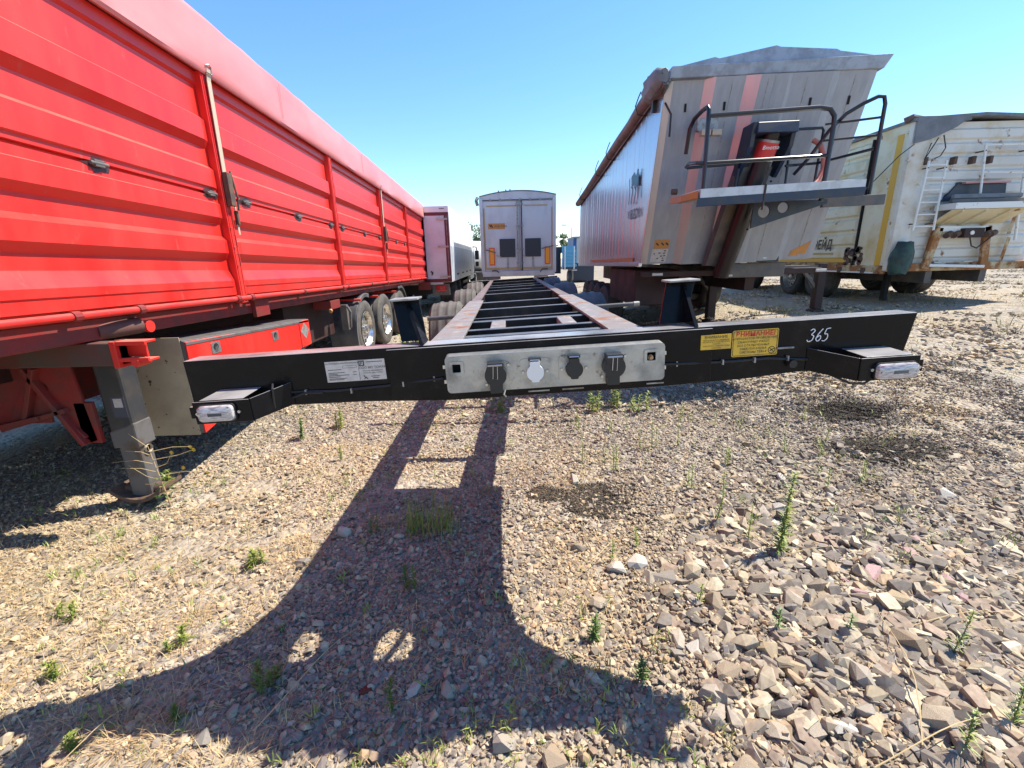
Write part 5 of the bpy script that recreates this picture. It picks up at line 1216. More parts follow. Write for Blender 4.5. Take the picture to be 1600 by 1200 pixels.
# ================================================================== far background
def build_background():
    y = 30.0
    t = thing('site_cabin', 'small blue and white cabin on skids in the far gap', 'cabin', (5.0, 31, 0))
    B(t, 'side_wall', M['blue'], 4.22, 4.5, y, y + 3, .85, 2.80); B(t, 'front_wall', M['plate'], 4.42, 5.6, y - .02, y + .02, 1.25, 2.78)
    B(t, 'roof', M['bracketgrey'], 4.18, 5.65, y - .1, y + 3, 2.80, 2.90); B(t, 'window', M['dark'], 5.02, 5.3, y - .05, y - .021, 2.0, 2.72)
    B(t, 'vent', M['dark'], 4.62, 4.72, y - .05, y - .021, 2.32, 2.44); B(t, 'base', M['navy'], 4.25, 5.6, y + .0, y + 3, .12, 1.22)
    t = thing('blue_dropside_trailer', 'small pale blue slatted dropside trailer in the far gap', 'trailer', (3.7, 29, 0))
    for k in range(5):
        B(t, 'side_slat', M['lightblue'], 3.45, 4.25, 28.6, 28.66, 1.05 + k * .21, 1.19 + k * .21)
    B(t, 'back_wall', M['lightblue'], 3.45, 4.3, 29.6, 29.7, 1.0, 2.32); B(t, 'bed', M['navy'], 3.4, 4.3, 28.62, 30.0, .88, 1.02)
    for x in (3.48, 4.05):
        B(t, 'stake', M['boxwhite'], x, x + .05, 28.55, 28.6, .9, 2.25)
    tyre_mesh(t, 'wheel', 3.72, 28.9, .40, -1, .40, .25, M['tyre'], M['plate'], n=20)
    tyre_mesh(t, 'wheel', 4.0, 29.3, .40, 1, .40, .25, M['tyre'], M['plate'], n=16)
    B(t, 'side_lamp', M['plate'], 3.95, 4.25, 28.4, 28.5, .80, .86)
    t = thing('dark_container', 'dark blue container far behind between the trailers', 'container', (3.1, 33, 0))
    B(t, 'body', M['navy'], 2.6, 3.75, 33, 36, .5, 2.35)
    for k in range(4):
        B(t, 'rib', M['navy'], 2.68 + k * .27, 2.78 + k * .27, 32.95, 33, .6, 2.3)
    t = thing('tanker_truck', 'pale tanker truck with a black mirror arm far behind the box truck', 'truck', (-2.2, 26, 0))
    MB().tube([(-2.5, 25.4, 1.75), (-1.3, 27.5, 1.75)], .75, 20).build('tank', M['plate'], t, smooth=True)
    MB().tube([(-2.5, 25.4, 2.48), (-1.3, 27.5, 2.48)], .16, 10).build('tank_top', M['boxwhite'], t, smooth=True)
    B(t, 'cab', M['navy'], -2.75, -1.86, 23.2, 24.6, .95, 2.3, .05)
    MB().tube([(-1.9, 23.3, 2.25), (-1.62, 23.2, 2.22), (-1.58, 23.2, 2.0)], .03, 6).build('mirror_arm', M['plastic'], t)
    B(t, 'mirror', M['plastic'], -1.70, -1.50, 23.15, 23.22, 1.62, 2.05, .02); B(t, 'mirror', M['plastic'], -1.68, -1.52, 23.15, 23.22, 1.30, 1.52, .02)
    tyre_mesh(t, 'wheel', -1.72, 23.8, .48, 1, .48, .3, M['tyre'], M['plate'], n=20)
    B(t, 'step_box', M['dirtygrey'], -1.75, -1.2, 24.4, 25.6, .45, 1.0); B(t, 'frame', M['dark'], -2.4, -1.5, 24.6, 28, .7, 1.0)
    B(t, 'bumper', M['plate'], -1.75, -1.35, 23.5, 23.6, .95, 1.02)
    # trees and lamp post
    rng = random.Random(4)
    for (x, y, h, r, lab) in ((-5.6, 78, 7.2, 2.6, 'bushy green tree above the far tanker on the left'), (8.7, 72, 5.0, 1.0, 'small dark tree above the far blue trailer'), (-1.9, 82, 6.4, 2.0, 'lower green tree close to the middle trailer edge')):
        t = thing('tree', lab, 'tree', (x, y, 0), group='trees on the far edge of the yard')
        MB().tube([(x, y, -.1), (x + .1, y, h * .4), (x, y, h * .8)], .18, 7, r1=.05).build('trunk', M['bark'], t)
        for k in range(4):
            a = k * 1.7; MB().tube([(x, y, h * .4), (x + r * .7 * cos(a), y + r * .7 * sin(a), h * .7)], .07, 5, r1=.02).build('limb', M['bark'], t)
        q = MB(); cl = [(rng.gauss(0, .45) * r, rng.gauss(0, .45) * r, h * rng.uniform(.45, .98)) for _ in range(26)]
        for c in cl:
            for _ in range(60):
                p = Vector((x + c[0] + rng.gauss(0, .22) * r, y + c[1] + rng.gauss(0, .22) * r, c[2] + rng.gauss(0, .12) * r))
                a = Vector((rng.gauss(0, 1), rng.gauss(0, 1), rng.gauss(0, 1))).normalized() * .16; b_ = a.orthogonal().normalized() * .12
                q.add([p - a, p + b_, p + a, p - b_], [(0, 1, 2, 3)])
        q.build('crown', M['leaf'], t, recalc=False)
    t = thing('lamp_post', 'thin grey lamp post standing far off under open sky', 'lamp', (9.0, 66, 0))
    MB().tube([(9.0, 66, 0), (9.0, 66, 5.6)], .06, 6).build('pole', M['bracketgrey'], t); MB().tube([(9.0, 66, 5.6), (8.2, 66, 6.0)], .04, 6).build('arm', M['bracketgrey'], t)
    B(t, 'lamp_head', M['bracketgrey'], 7.6, 8.2, 65.9, 66.1, 5.95, 6.08)
build_background()

# ================================================================== gravel: pebble patches scattered over the yard, then single stones
def hull_stone(rng, n=13, sx=1, sy=1, sz=.6):
    bm = bmesh.new()
    for _ in range(n):
        v = Vector((rng.gauss(0, 1), rng.gauss(0, 1), rng.gauss(0, 1))).normalized()
        v *= rng.uniform(.86, 1.04) / (abs(v.x) ** 4 + abs(v.y) ** 4 + abs(v.z) ** 4) ** .25 * .82
        bm.verts.new((v.x * sx, v.y * sy, v.z * sz))
    bmesh.ops.convex_hull(bm, input=bm.verts[:])
    loose = [v for v in bm.verts if not v.link_faces]
    bmesh.ops.delete(bm, geom=loose, context='VERTS'); bm.verts.index_update()
    out = ([v.co.copy() for v in bm.verts], [tuple(v.index for v in f.verts) for f in bm.faces]); bm.free()
    return out
PCOL = [(0.275, 0.233, 0.185), (0.214, 0.189, 0.168), (0.347, 0.291, 0.215), (0.163, 0.141, 0.120), (0.388, 0.320, 0.224), (0.296, 0.233, 0.172), (0.235, 0.179, 0.138), (0.428, 0.369, 0.275), (0.306, 0.262, 0.215), (0.194, 0.165, 0.142), (0.357, 0.262, 0.172)]
def patch_variants(cname, nvar, R, n, r0, r1, seed, flat=.55):
    rng = random.Random(seed); col = bpy.data.collections.new(cname)
    protos = [hull_stone(rng, 12, 1, rng.uniform(.6, .95), rng.uniform(.4, flat + .15)) for _ in range(14)]
    for k in range(nvar):
        mb = MB(); cols = []
        for _ in range(n):
            vs, fs = protos[rng.randrange(14)]
            r = r0 + (r1 - r0) * rng.random() ** 1.8
            d = R * sqrt(rng.random()); a = rng.uniform(0, 2 * pi)
            E_ = Euler((rng.gauss(0, .35), rng.gauss(0, .35), rng.uniform(0, 6.28))).to_matrix()
            off = Vector((d * cos(a), d * sin(a), r * rng.uniform(.0, .28)))
            mb.add([E_ @ (v * r) + off for v in vs], fs)
            c = rng.choice(PCOL); f = rng.uniform(.8, 1.2)
            cols += [(c[0] * f, c[1] * f, c[2] * f, 1.0)] * len(vs)
        me = bpy.data.meshes.new(cname); me.from_pydata(mb.v, [], mb.f); me.materials.append(M['pebble'])
        at = me.attributes.new('pc', 'FLOAT_COLOR', 'POINT'); at.data.foreach_set('color', [x for c in cols for x in c])
        col.objects.link(bpy.data.objects.new('pebble_patch', me))
    return col
def scatter(name, col, pts):
    """pts: (x, y, z, rotz, scale, tint)"""
    me = bpy.data.meshes.new(name); me.from_pydata([p[:3] for p in pts], [], [])
    a = me.attributes.new('rot', 'FLOAT_VECTOR', 'POINT'); a.data.foreach_set('vector', [x for p in pts for x in p[3]])
    a = me.attributes.new('scl', 'FLOAT', 'POINT'); a.data.foreach_set('value', [p[4] for p in pts])
    a = me.attributes.new('tint', 'FLOAT_COLOR', 'POINT'); a.data.foreach_set('color', [x for p in pts for x in (*p[5], 1.0)])
    o = bpy.data.objects.new(name, me); COL.objects.link(o); o.parent = GROUND; o['kind'] = 'stuff'
    ng = bpy.data.node_groups.new(name, 'GeometryNodeTree')
    ng.interface.new_socket('Geometry', in_out='INPUT', socket_type='NodeSocketGeometry'); ng.interface.new_socket('Geometry', in_out='OUTPUT', socket_type='NodeSocketGeometry')
    n = ng.nodes; l = ng.links
    gi = n.new('NodeGroupInput'); go = n.new('NodeGroupOutput'); ci = n.new('GeometryNodeCollectionInfo'); ci.inputs[0].default_value = col
    ci.inputs['Separate Children'].default_value = True; ci.inputs['Reset Children'].default_value = True
    ip = n.new('GeometryNodeInstanceOnPoints'); ip.inputs['Pick Instance'].default_value = True
    def attr(nm, ty):
        q = n.new('GeometryNodeInputNamedAttribute'); q.data_type = ty; q.inputs['Name'].default_value = nm; return q.outputs['Attribute']
    er = n.new('FunctionNodeEulerToRotation'); l.new(attr('rot', 'FLOAT_VECTOR'), er.inputs[0])
    l.new(gi.outputs[0], ip.inputs['Points']); l.new(ci.outputs[0], ip.inputs['Instance']); l.new(er.outputs[0], ip.inputs['Rotation']); l.new(attr('scl', 'FLOAT'), ip.inputs['Scale'])
    rv = n.new('FunctionNodeRandomValue'); rv.data_type = 'INT'; rv.inputs[4].default_value = 0; rv.inputs[5].default_value = len(col.objects) - 1
    l.new(rv.outputs[2], ip.inputs['Instance Index']); l.new(ip.outputs[0], go.inputs[0])
    md = o.modifiers.new('scatter', 'NODES'); md.node_group = ng
    return o
def slope(x, y):
    e = .06
    return (math.atan2(gz(x, y + e) - gz(x, y - e), 2 * e), -math.atan2(gz(x + e, y) - gz(x - e, y), 2 * e))
def sandy(x, y):   # how bare and sandy the ground is, 0..1
    n_ = noise.noise(Vector((x * .55 + 4, y * .55, 1.3))) + .5 * noise.noise(Vector((x * 1.7, y * 1.7, 5)))
    v = .46 + .6 * n_
    v += .30 * sm((-x - .9) / 1.2) * sm((4.2 - y) / 2)
    v += .30 * sm((x - 2.4) / 1.5) * sm((y - 3.4) / 2)
    v -= .55 * math.exp(-((x + .5) / .75) ** 2 - ((y - 1.7) / .9) ** 2)
    v -= .5 * math.exp(-((x - 2.4) / 1.1) ** 2 - ((y - 2.3) / .9) ** 2)
    return max(0, min(1, v))
def build_gravel():
    rng = random.Random(21)
    fine = patch_variants('fine_gravel', 8, .14, 80, .0080, .0185, 1)
    mid = patch_variants('mid_gravel', 8, .16, 46, .0125, .028, 2, .5)
    coarse = patch_variants('coarse_gravel', 8, .24, 26, .024, .060, 3, .6)
    far = patch_variants('far_gravel', 6, .55, 110, .018, .05, 4, .45)
    F, MD, CO, FA = [], [], [], []
    def pt(x, y, s_, t, dz_=0):
        sl = slope(x, y); return (x, y, gz(x, y) + dz_, (sl[0], sl[1], rng.uniform(0, 6.28)), s_, t)
    y = .55
    while y < 5.2:
        x = -4.2
        while x < 5.2:
            if abs(x) < 1.25 * y + .9:
                px, py = x + rng.uniform(-.06, .06), y + rng.uniform(-.06, .06)
                sd_ = sandy(px, py); g = rng.uniform(.86, 1.14); t = (g, g * rng.uniform(.97, 1.0), g * rng.uniform(.95, 1.01))
                if sd_ > .55: t = (t[0] * 1.16, t[1] * 1.10, t[2] * .98)
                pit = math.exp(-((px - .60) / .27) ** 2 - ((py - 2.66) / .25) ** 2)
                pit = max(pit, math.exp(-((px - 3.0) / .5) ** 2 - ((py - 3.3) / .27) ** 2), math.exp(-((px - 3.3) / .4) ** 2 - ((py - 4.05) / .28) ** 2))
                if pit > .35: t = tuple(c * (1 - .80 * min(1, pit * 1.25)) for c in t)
                dn = math.exp(-((px + .5) / .9) ** 2 - ((py - 1.6) / .9) ** 2)
                if pit > .3 or rng.random() > sd_ * .9:
                    F.append(pt(px, py, rng.uniform(.85, 1.15), t, -.001))
                    if pit > .3: F.append(pt(px + rng.uniform(-.05, .05), py + rng.uniform(-.05, .05), .9, t, .0))
                if rng.random() > (.08 if dn > .3 else .35) + .5 * sd_ and pit < .3 and True:
                    MD.append(pt(px + rng.uniform(-.05, .05), py, rng.uniform(.8, 1.25), t, -.002))
            x += .115
        y += .115
    for _ in range(260):     # coarser shingle: the heap at the lower right and its tail
        px, py = rng.gauss(1.75, .55), rng.gauss(1.55, .5)
        if px > .62 + .1 * rng.random() and .7 < py < 2.9 and not (px < .75 and py > 1.6):
            CO.append(pt(px, py, rng.uniform(.85, 1.25), (1.05, 1.03, 1.0), -.004))
    for _ in range(420):
        px, py = rng.uniform(.6, 3.2), rng.uniform(.75, 2.8)
        F.append(pt(px, py, rng.uniform(1.0, 1.5), (1.05, 1.0, .93), rng.uniform(0, .012)))
    for _ in range(210):
        px, py = rng.gauss(2.7, .6), rng.gauss(2.5, .45)
        if px > 1.3 and py > 1.5:
            CO.append(pt(px, py, rng.uniform(.65, .95), (.86, .84, .83), -.003))
    for _ in range(70):
        px, py = rng.uniform(-3, 1.6), rng.uniform(1, 5)
        CO.append(pt(px, py, rng.uniform(.3, .6), (1.08, 1.05, 1.0), -.004))
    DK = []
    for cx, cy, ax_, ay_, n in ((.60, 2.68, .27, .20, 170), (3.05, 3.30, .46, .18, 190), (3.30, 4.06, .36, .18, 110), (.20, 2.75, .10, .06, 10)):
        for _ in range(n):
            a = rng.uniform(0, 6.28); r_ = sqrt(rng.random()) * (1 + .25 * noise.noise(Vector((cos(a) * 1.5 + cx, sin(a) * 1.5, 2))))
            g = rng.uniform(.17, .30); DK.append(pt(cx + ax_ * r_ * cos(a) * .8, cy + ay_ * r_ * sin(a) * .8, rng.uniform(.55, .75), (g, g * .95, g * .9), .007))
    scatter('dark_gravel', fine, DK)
    y = 4.8
    while y < 26:
        st = .42 + .03 * (y - 4.8)
        x = -9.
        while x < 26:
            if abs(x) < 1.25 * y + 2 and rng.random() > .25 + .6 * sandy(x, y):
                g = rng.uniform(.95, 1.2); FA.append(pt(x + rng.uniform(-.2, .2), y + rng.uniform(-.2, .2), rng.uniform(.8, 1.3), (g * 1.08, g * 1.04, g * .97), -.004))
            x += st
        y += st
    scatter('fine_gravel', fine, F); scatter('gravel', mid, MD); scatter('coarse_shingle', coarse, CO); scatter('distant_gravel', far, FA)
    # single stones (parts of the ground)
    protos = []
    for k in range(16):
        vs, fs = hull_stone(rng, 16, 1, rng.uniform(.62, .95), rng.uniform(.48, .78))
        me = bpy.data.meshes.new('stone'); me.from_pydata([tuple(v) for v in vs], [], fs); me.materials.append(M['stone']); protos.append(me)
    placed = []
    def place(x, y, r, me=None, m_=None, rot=None):
        me = me or rng.choice(protos)
        if m_ is not None:
            me = me.copy(); me.materials[0] = m_
        o = bpy.data.objects.new('stone', me); COL.objects.link(o); o.parent = GROUND
        o.location = (x, y, gz(x, y) + r * rng.uniform(.12, .30)); o.scale = (r, r, r * rng.uniform(.9, 1.3))
        o.rotation_euler = rot or (rng.gauss(0, .32), rng.gauss(0, .32), rng.uniform(0, 6.28)); placed.append((x, y, r))
    # stones one can pick out in the photograph
    for x, y, r in ((-1.115, 1.16, .042), (-.41, 1.33, .045), (-.28, 1.32, .045), (-.06, 1.12, .055), (-.92, 1.66, .04), (-1.19, 2.1, .05), (-1.05, 2.36, .055), (.35, 2.15, .05), (.52, 1.95, .06), (-.3, 1.08, .04), (.10, 1.06, .06), (-.35, 1.02, .05), (-.70, 2.3, .04), (.44, 2.95, .06), (.95, 2.9, .055), (1.35, 2.55, .06), (2.85, 2.6, .07), (.38, 1.72, .06), (.28, 1.35, .04)):
        place(x, y, r, m_=M['palestone'] if rng.random() < .5 else None)
    place(-.603, 1.335, .036, m_=M['brick'])
    pl_ = place; tries = 0
    while len(placed) < 300 and tries < 60000:
        tries += 1
        u = rng.random()
        if u < .72:
            x, y = .62 + abs(rng.gauss(0, .62)) + .12 * rng.random(), .82 + abs(rng.gauss(.0, .55))
            r = rng.uniform(.030, .072) * (1.0 if rng.random() < .8 else 1.3)
            if y > 2.0: continue
        elif u < .93:
            x, y = rng.gauss(2.1, .55), rng.gauss(2.1, .4); r = rng.uniform(.032, .056)
            if x < 1.2: continue
        else:
            x, y = rng.uniform(-2.2, 2.6), rng.uniform(1.0, 4.4); r = rng.uniform(.018, .035)
        if any((x - a) ** 2 + (y - b_) ** 2 < ((r + c) * .78) ** 2 for a, b_, c in placed):
            continue
        pink = 1.55 < x < 2.35 and 1.6 < y < 2.2 and rng.random() < .8
        place(x, y, r, m_=M['pinkstone'] if pink else (M['palestone'] if rng.random() < .12 else None))
build_gravel()

# ================================================================== weeds and dry grass
def blade(q, p, d, L, w, bend=.4, seg=3):
    d = Vector(d).normalized(); s_ = d.cross(Vector((0, 0, 1)))
    if s_.length < .05: s_ = Vector((1, 0, 0))
    s_.normalize(); p = Vector(p); pts = []
    for k in range(seg + 1):
        t = k / seg; ww = w * (1 - t ** 1.5)
        c = p + d * L * t + Vector((d.x, d.y, -.6)) * bend * L * t * t
        pts += [c - s_ * ww, c + s_ * ww] if k < seg else [c]
    fs = [(2 * k, 2 * k + 1, 2 * k + 3, 2 * k + 2) for k in range(seg - 1)] + [(2 * seg - 2, 2 * seg - 1, 2 * seg)]
    q.add(pts, fs)
def weed(name, label, x, y, h, lean, rng, leaf_l=.04, n=40, m_='grass', cat='plant', group=None, stems=1, spread=.02):
    t = thing(name, label, cat, (x, y, gz(x, y) - .004), group=group)
    z0 = gz(x, y) - .004
    for s_ in range(stems):
        bx, by = x + rng.gauss(0, spread), y + rng.gauss(0, spread); hh = h * rng.uniform(.6, 1.0) if s_ else h
        top = Vector((bx + lean[0] * hh + rng.gauss(0, .05) * hh, by + lean[1] * hh, z0 + hh)); base = Vector((bx, by, z0)); mid_ = base.lerp(top, .5) + Vector((rng.gauss(0, .02), 0, 0)) * hh
        MB().tube([base, mid_, top], .0035 * (h / .3) ** .5, 5, r1=.0012).build('stem', M[m_], t)
        q = MB(); k = n if not s_ else int(n * .6)
        for i in range(k):
            tt = .08 + .92 * (i + rng.random()) / k; c = (base.lerp(mid_, tt * 2) if tt < .5 else mid_.lerp(top, tt * 2 - 1)); a = rng.uniform(0, 6.28)
            blade(q, c, (cos(a), sin(a), rng.uniform(.25, 1.1)), leaf_l * rng.uniform(.6, 1.2) * (1.15 - .6 * tt), leaf_l * .11, rng.uniform(.1, .7))
        q.build('leaves', M[m_], t, recalc=False)
    if rng.random() < .6:
        q = MB()
        for i in range(rng.randint(5, 14)):
            blade(q, (x + rng.gauss(0, spread + .01), y + rng.gauss(0, spread + .01), z0), (rng.gauss(0, .8), rng.gauss(0, .8), 1), h * rng.uniform(.2, .6), .0014 * max(1, h / .2), .5, 3)
        q.build('dry_leaves', M['straw'], t, recalc=False)
    return t
def build_plants():
    rng = random.Random(6)
    T = [
        (1.42, 2.08, .50, (.10, .02), .052, 150, 'grass', 2, 'tallest bushy green weed standing at the edge of the stone heap'),
        (1.22, 2.35, .36, (.06, .03), .035, 70, 'grass', 1, 'slim tall weed standing just left of the tallest weed'),
        (1.33, 2.20, .24, (.0, .0), .03, 45, 'grass', 1, 'short thin weed at the foot of the tallest weed'),
        (.77, 3.08, .24, (.02, 0), .032, 50, 'grass', 2, 'pair of green weeds on gravel right of the beam shadow'),
        (1.20, 3.5, .26, (.02, 0), .032, 50, 'grass', 2, 'loose green weed on the open gravel below the yellow labels'),
        (.52, 2.035, .14, (.03, 0), .026, 40, 'grass', 1, 'small weed just below the dark gravel pit'),
        (.673, 2.138, .15, (.03, .02), .026, 40, 'grass', 1, 'small upright weed right below the dark gravel pit'),
        (.847, 1.724, .12, (.03, .0), .026, 36, 'grass', 1, 'small weed left of the stone heap top'),
        (.332, 1.54, .13, (0, 0), .035, 60, 'grass2', 2, 'bushy weed at the right edge of the beam shadow'),
        (.473, 1.353, .11, (0, 0), .032, 50, 'grass2', 2, 'leafy weed near the sharp corner of the shadow'),
        (1.11, 1.515, .13, (.02, 0), .03, 50, 'grass2', 1, 'green sprig among the big stones, leftmost on the heap'),
        (1.38, 1.49, .12, (.03, 0), .03, 50, 'grass2', 1, 'green sprig in the middle of the stone heap'),
        (1.70, 1.374, .20, (.18, .1), .032, 60, 'grass', 1, 'leaning green weed on the right side of the stone heap'),
        (1.64, 1.105, .20, (.2, .1), .034, 60, 'grass', 1, 'leaning weed near the right edge of the heap'),
        (1.397, 1.02, .18, (.16, .1), .034, 60, 'grass', 1, 'weed at the bottom right among large stones'),
        (-1.008, 1.368, .11, (0, 0), .04, 46, 'grass2', 4, 'bushy leafy weed left of the light spots in the shadow'),
        (-.483, 1.25, .15, (.0, .05), .03, 50, 'grass2', 1, 'upright weed beside the red brown chip'),
        (-.553, 1.859, .16, (0, .02), .034, 70, 'grass2', 2, 'dark green weed in the middle of the big shadow'),
        (-.866, 2.356, .13, (0, 0), .03, 50, 'grass2', 2, 'weed at the left edge of the rail shadow'),
        (-1.491, 1.563, .09, (0, 0), .034, 50, 'grass', 3, 'sunlit sprout below the curved shadow edge'),
        (-1.449, 2.086, .11, (0, 0), .038, 60, 'grass', 4, 'sunlit clump of sprouts on the sandy left side'),
        (-1.446, 3.415, .16, (0, 0), .03, 50, 'grass', 2, 'pale weed on the gravel left of the rail shadow'),
        (-2.15, 1.72, .10, (.1, 0), .035, 34, 'grass', 4, 'green clump at the far left edge of the ground'),
        (-1.9, 1.40, .09, (0, .1), .035, 34, 'grass', 3, 'leafy clump by the dry grass at lower left'),
        (-1.55, 1.12, .08, (0, 0), .034, 34, 'grass', 3, 'low green clump at the lower left corner'),
        (-1.25, 1.22, .08, (0, 0), .03, 40, 'grass2', 2, 'tiny dark sprout under the left tip of the shadow'),
        (-1.75, 4.2, .22, (0, 0), .05, 70, 'grass', 4, 'leafy weed in front of the left lamp bracket'),
        (-2.0, 3.9, .22, (.1, 0), .045, 60, 'grass2', 4, 'weed beside the shadow under the red tool box'),
        (-2.62, 2.98, .16, (.1, 0), .05, 60, 'grass', 4, 'green weed hugging the red trailer foot'),
    ]
    for x, y, h, ln_, ll, n, m_, st, lab in T:
        weed('weed', lab, x, y, h, ln_, rng, ll, n, m_, group='weeds growing in the gravel', stems=st, spread=.006 * st)
    spots = sorted([(rng.uniform(.35, 3.0), rng.uniform(2.5, 4.7)) for _ in range(18)], key=lambda p: p[0] / p[1])
    nth = ['leftmost', 'second', 'third', 'fourth', 'fifth', 'sixth', 'seventh', 'eighth', 'ninth', 'tenth', 'eleventh', 'twelfth', 'thirteenth', 'fourteenth', 'fifteenth', 'sixteenth', 'seventeenth', 'rightmost']
    for k, (x, y) in enumerate(spots):
        lab = nth[k] + (' of the thin weeds on the open gravel behind the heap' if k in (0, 17) else ' from the left of the thin weeds on the open gravel')
        weed('weed', lab, x, y, rng.uniform(.12, .28), (rng.gauss(0, .1), rng.gauss(0, .1)), rng, .03, 36, 'grass', group='thin weeds on the open gravel', stems=1 + k % 2, spread=.02)
    for x, y, h, lab in ((.85, 4.5, .26, 'green weed clump under the beam right of the socket panel'), (1.12, 4.6, .30, 'tall green weed clump under the right half of the beam'), (1.32, 4.45, .22, 'lower green clump right of the tall clump under the beam'), (-.12, 4.5, .2, 'green tuft between the two rail shadows')):
        weed('weed', lab, x, y, h, (0, 0), rng, .06, 50, 'grass', group='weeds below the front beam', stems=5, spread=.05)
    # far weeds near the trailers at right
    for x, y, h, lab in ((9.6, 7.9, .55, 'bright leafy weed in front of the old white trailer'), (8.4, 6.9, .40, 'leafy weed on the shadow edge right of the long beam'), (10.4, 8.6, .6, 'tall leafy weed near the right frame edge'), (8.9, 7.2, .3, 'low weed between the two leafy weeds'), (-2.9, 9.6, .45, 'tall grass weed behind the red trailer wheel'), (-1.9, 8.2, .5, 'weed between chassis tyre and red trailer wheel')):
        weed('weed', lab, x, y, h, (0, 0), rng, .16, 60, 'grass', group='weeds by the parked trailers', stems=5, spread=.12)
    # grass clump in the shadow
    t = thing('grass_clump', 'tall thin green grass clump in the chassis shadow', 'grass', (-.55, 2.34, gz(-.55, 2.34)))
    q = MB()
    for cx in (-.66, -.60, -.45, -.42, -.52):
        for _ in range(26):
            x, y = rng.gauss(cx, .025), rng.gauss(2.36, .03)
            blade(q, (x, y, gz(x, y) - .004), (rng.gauss(0, .16), rng.gauss(0, .12), 1), rng.uniform(.16, .38), .0022, .12, 4)
    q.build('blades', M['grass'], t, recalc=False)
    q = MB()
    for _ in range(50):
        x, y = rng.gauss(-.53, .10), rng.gauss(2.35, .05)
        blade(q, (x, y, gz(x, y) - .004), (rng.gauss(0, .6), rng.gauss(0, .5), 1), rng.uniform(.05, .16), .0018, .4, 3)
    q.build('dry_blades', M['redstraw'], t, recalc=False)
    # yellow flowered plant by the landing leg
    t = thing('flowering_weed', 'wiry weed with small yellow flowers beside the landing leg', 'plant', (-2.56, 2.95, 0))
    bx, by = -2.40, 2.75; z0 = gz(bx, by)
    MB().tube([(bx, by, z0), (bx - .02, by, z0 + .2), (bx - .05, by, z0 + .46)], .005, 6, r1=.002).build('stem', M['straw'], t)
    q = MB(); fl = MB()
    for k in range(12):
        zz = z0 + .12 + .03 * k; a = rng.uniform(-.5, .5) + (pi if k % 2 else 0); L = rng.uniform(.10, .34)
        e = Vector((bx - .02 + L * cos(a), by + .2 * L * sin(a), zz + rng.uniform(.0, .12)))
        q.tube([(bx - .02 - .03 * k / 12, by, zz), ((bx + e.x) / 2, by, zz + .03), e], .0025, 4, r1=.0012)
        if k % 2 == 0:
            for j in range(6):
                b_ = j * 1.05; fl.add([e, e + Vector((.014 * cos(b_), -.004, .014 * sin(b_))), e + Vector((.014 * cos(b_ + .7), -.004, .014 * sin(b_ + .7)))], [(0, 1, 2)])
    q.build('branches', M['straw'], t); fl.build('petals', M['petal'], t, recalc=False)
    q = MB()
    for k in range(26):
        blade(q, (bx + rng.gauss(0, .04), by + rng.gauss(0, .03), z0 + rng.uniform(0, .25)), (rng.gauss(0, 1), rng.gauss(0, 1), .5), .05, .006)
    q.build('leaves', M['grass2'], t, recalc=False)
    # long dry stalks lying about
    for i, (a, b_) in enumerate((((-1.9, 1.9), (-1.55, 2.35)), ((-.95, 1.18), (-.72, 1.62)), ((.30, 1.9), (.62, 2.2)), ((1.30, 1.05), (1.62, 1.6)), ((1.05, .98), (1.62, 1.13)), ((1.62, 1.5), (2.2, 1.58)), ((-1.55, 1.0), (-1.42, 1.3)))):
        labs = ['dry stalk lying on the sandy left ground', 'pale dry stalk beside the left light spot', 'dry stalk lying right of the big shadow', 'curved dry stalk across the stone heap', 'long dry stalk at the bottom of the heap', 'dry stalk on the right side of the heap', 'dry stalk at the lower left corner']
        pts = []
        for k in range(7):
            t_ = k / 6.; x = a[0] + (b_[0] - a[0]) * t_ + .02 * sin(5 * t_); y = a[1] + (b_[1] - a[1]) * t_
            pts.append((x, y, gz(x, y) + .02 + .05 * sin(pi * t_)))
        tag(MB().tube(pts, .0022, 5, r1=.0012).build('dry_stalk', M['straw'], None), labs[i], 'stalk', 'dry stalks on the gravel')
    # uncountable ground cover
    q = MB(); q2 = MB(); q3 = MB()
    n_ = 0
    while n_ < 11000:
        y = .7 + 8.5 * rng.random() ** 1.7; x = rng.uniform(-1.25 * y - .6, 1.25 * y + .6)
        d = noise.noise(Vector((x * .9 + 9, y * .9, 2))) + .35 * noise.noise(Vector((x * 3, y * 3, 8))) + .8 * sm((-x - .9) / .9) * sm((3.6 - y) / 1.5) + .35 * sm((x - 2.2) / 1.5) * sm((y - 3.2) / 1.5) - .25 * (x > .6 and y < 2)
        if rng.random() > .06 + max(0, d) * 1.2: continue
        n_ += 1
        z = gz(x, y) - .002
        for _ in range(3):
            blade(q, (x + rng.gauss(0, .02), y + rng.gauss(0, .02), z), (rng.gauss(0, 1), rng.gauss(0, 1), rng.uniform(.15, 1.0)), rng.uniform(.025, .095), .0012 + .00035 * y, rng.uniform(.1, .8), 2)
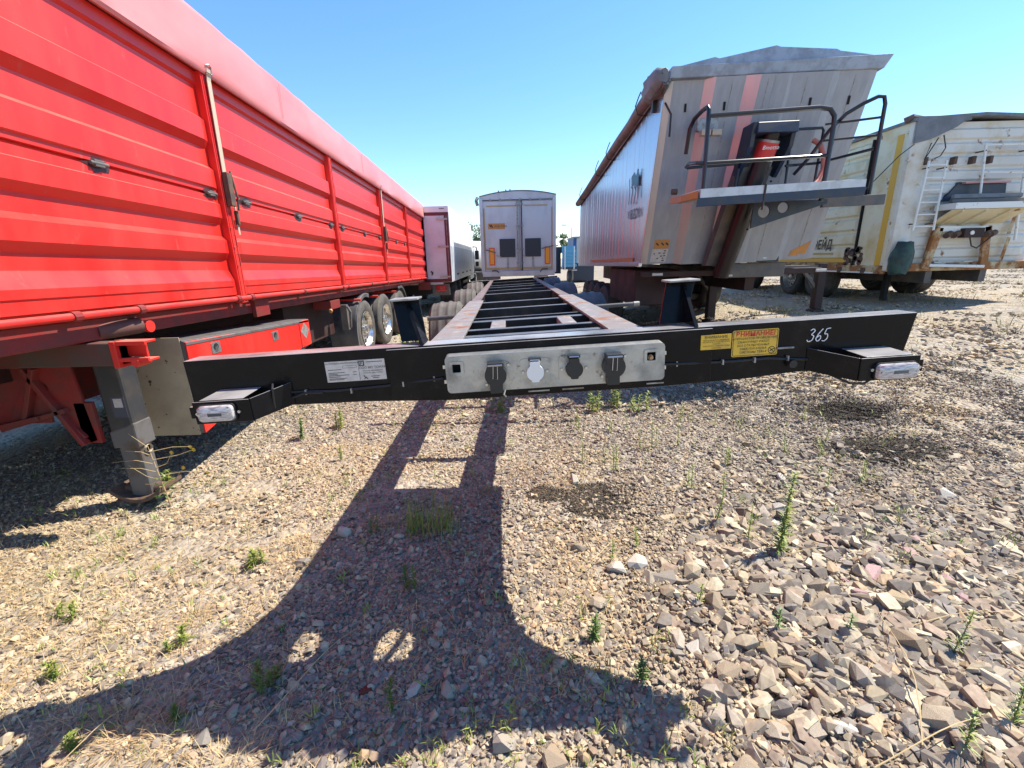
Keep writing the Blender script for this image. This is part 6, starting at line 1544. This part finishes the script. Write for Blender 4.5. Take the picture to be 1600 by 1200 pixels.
    for k in range(130):     # fuzzy dry clumps
        y = .9 + 4.2 * rng.random() ** 1.3; x = rng.uniform(-1.15 * y - .3, -.75) if k < 95 else rng.uniform(.2, 1.2 * y)
        if k >= 95 and y < 2.2: continue
        r_ = rng.uniform(.03, .09)
        for _ in range(46):
            a = rng.uniform(0, 6.28); d = r_ * sqrt(rng.random())
            blade(q, (x + d * cos(a), y + d * sin(a), gz(x, y) - .002), (cos(a) * .8 + rng.gauss(0, .4), sin(a) * .8 + rng.gauss(0, .4), rng.uniform(.5, 1.3)), rng.uniform(.04, .11), .0013, rng.uniform(.2, .9), 2)
    q.build('dry_grass', M['straw'], None, recalc=False)['kind'] = 'stuff'
    for _ in range(1900):
        y = 1.0 + 7.5 * rng.random() ** 1.2; x = rng.uniform(-1.1 * y - .4, 1.2 * y + .4)
        if x > .7 and y < 1.9: continue
        z = gz(x, y) - .002; s_ = rng.uniform(.5, 1.1); sx_ = noise.noise(Vector((x * .6, y * .6, 11)))
        if sx_ < .0 and rng.random() < .8: continue
        for _ in range(rng.randint(5, 13)):
            blade(q2, (x + rng.gauss(0, .010), y + rng.gauss(0, .010), z + rng.uniform(0, .05 + .05 * (x > .3)) * s_), (rng.gauss(0, .8), rng.gauss(0, .8), rng.uniform(.8, 3.2)), .046 * s_, .0030 * s_, .35, 2)
    q2.build('green_sprouts', M['grass'], None, recalc=False)['kind'] = 'stuff'
    for _ in range(420):
        x, y = rng.gauss(.18, .2), rng.gauss(3.0, .22)
        blade(q3, (x, y, gz(x, y)), (rng.gauss(0, .5), rng.gauss(0, .5), 1), rng.uniform(.03, .09), .0014, .3, 2)
    q3.build('red_dry_grass', M['redstraw'], None, recalc=False)['kind'] = 'stuff'
    q = MB()
    for _ in range(900):
        x = rng.uniform(3, 16); y = rng.uniform(5, 15)
        if noise.noise(Vector((x * .5, y * .5, 21))) < .05: continue
        for _ in range(5):
            blade(q, (x + rng.gauss(0, .05), y + rng.gauss(0, .05), gz(x, y)), (rng.gauss(0, .6), rng.gauss(0, .6), 1), rng.uniform(.05, .22), .006, .3, 2)
    q.build('yellow_grass', mat('yellow_green_grass', (.20, .18, .055), .6, col2=(.28, .22, .09), scale=2), None, recalc=False)['kind'] = 'stuff'
build_plants()
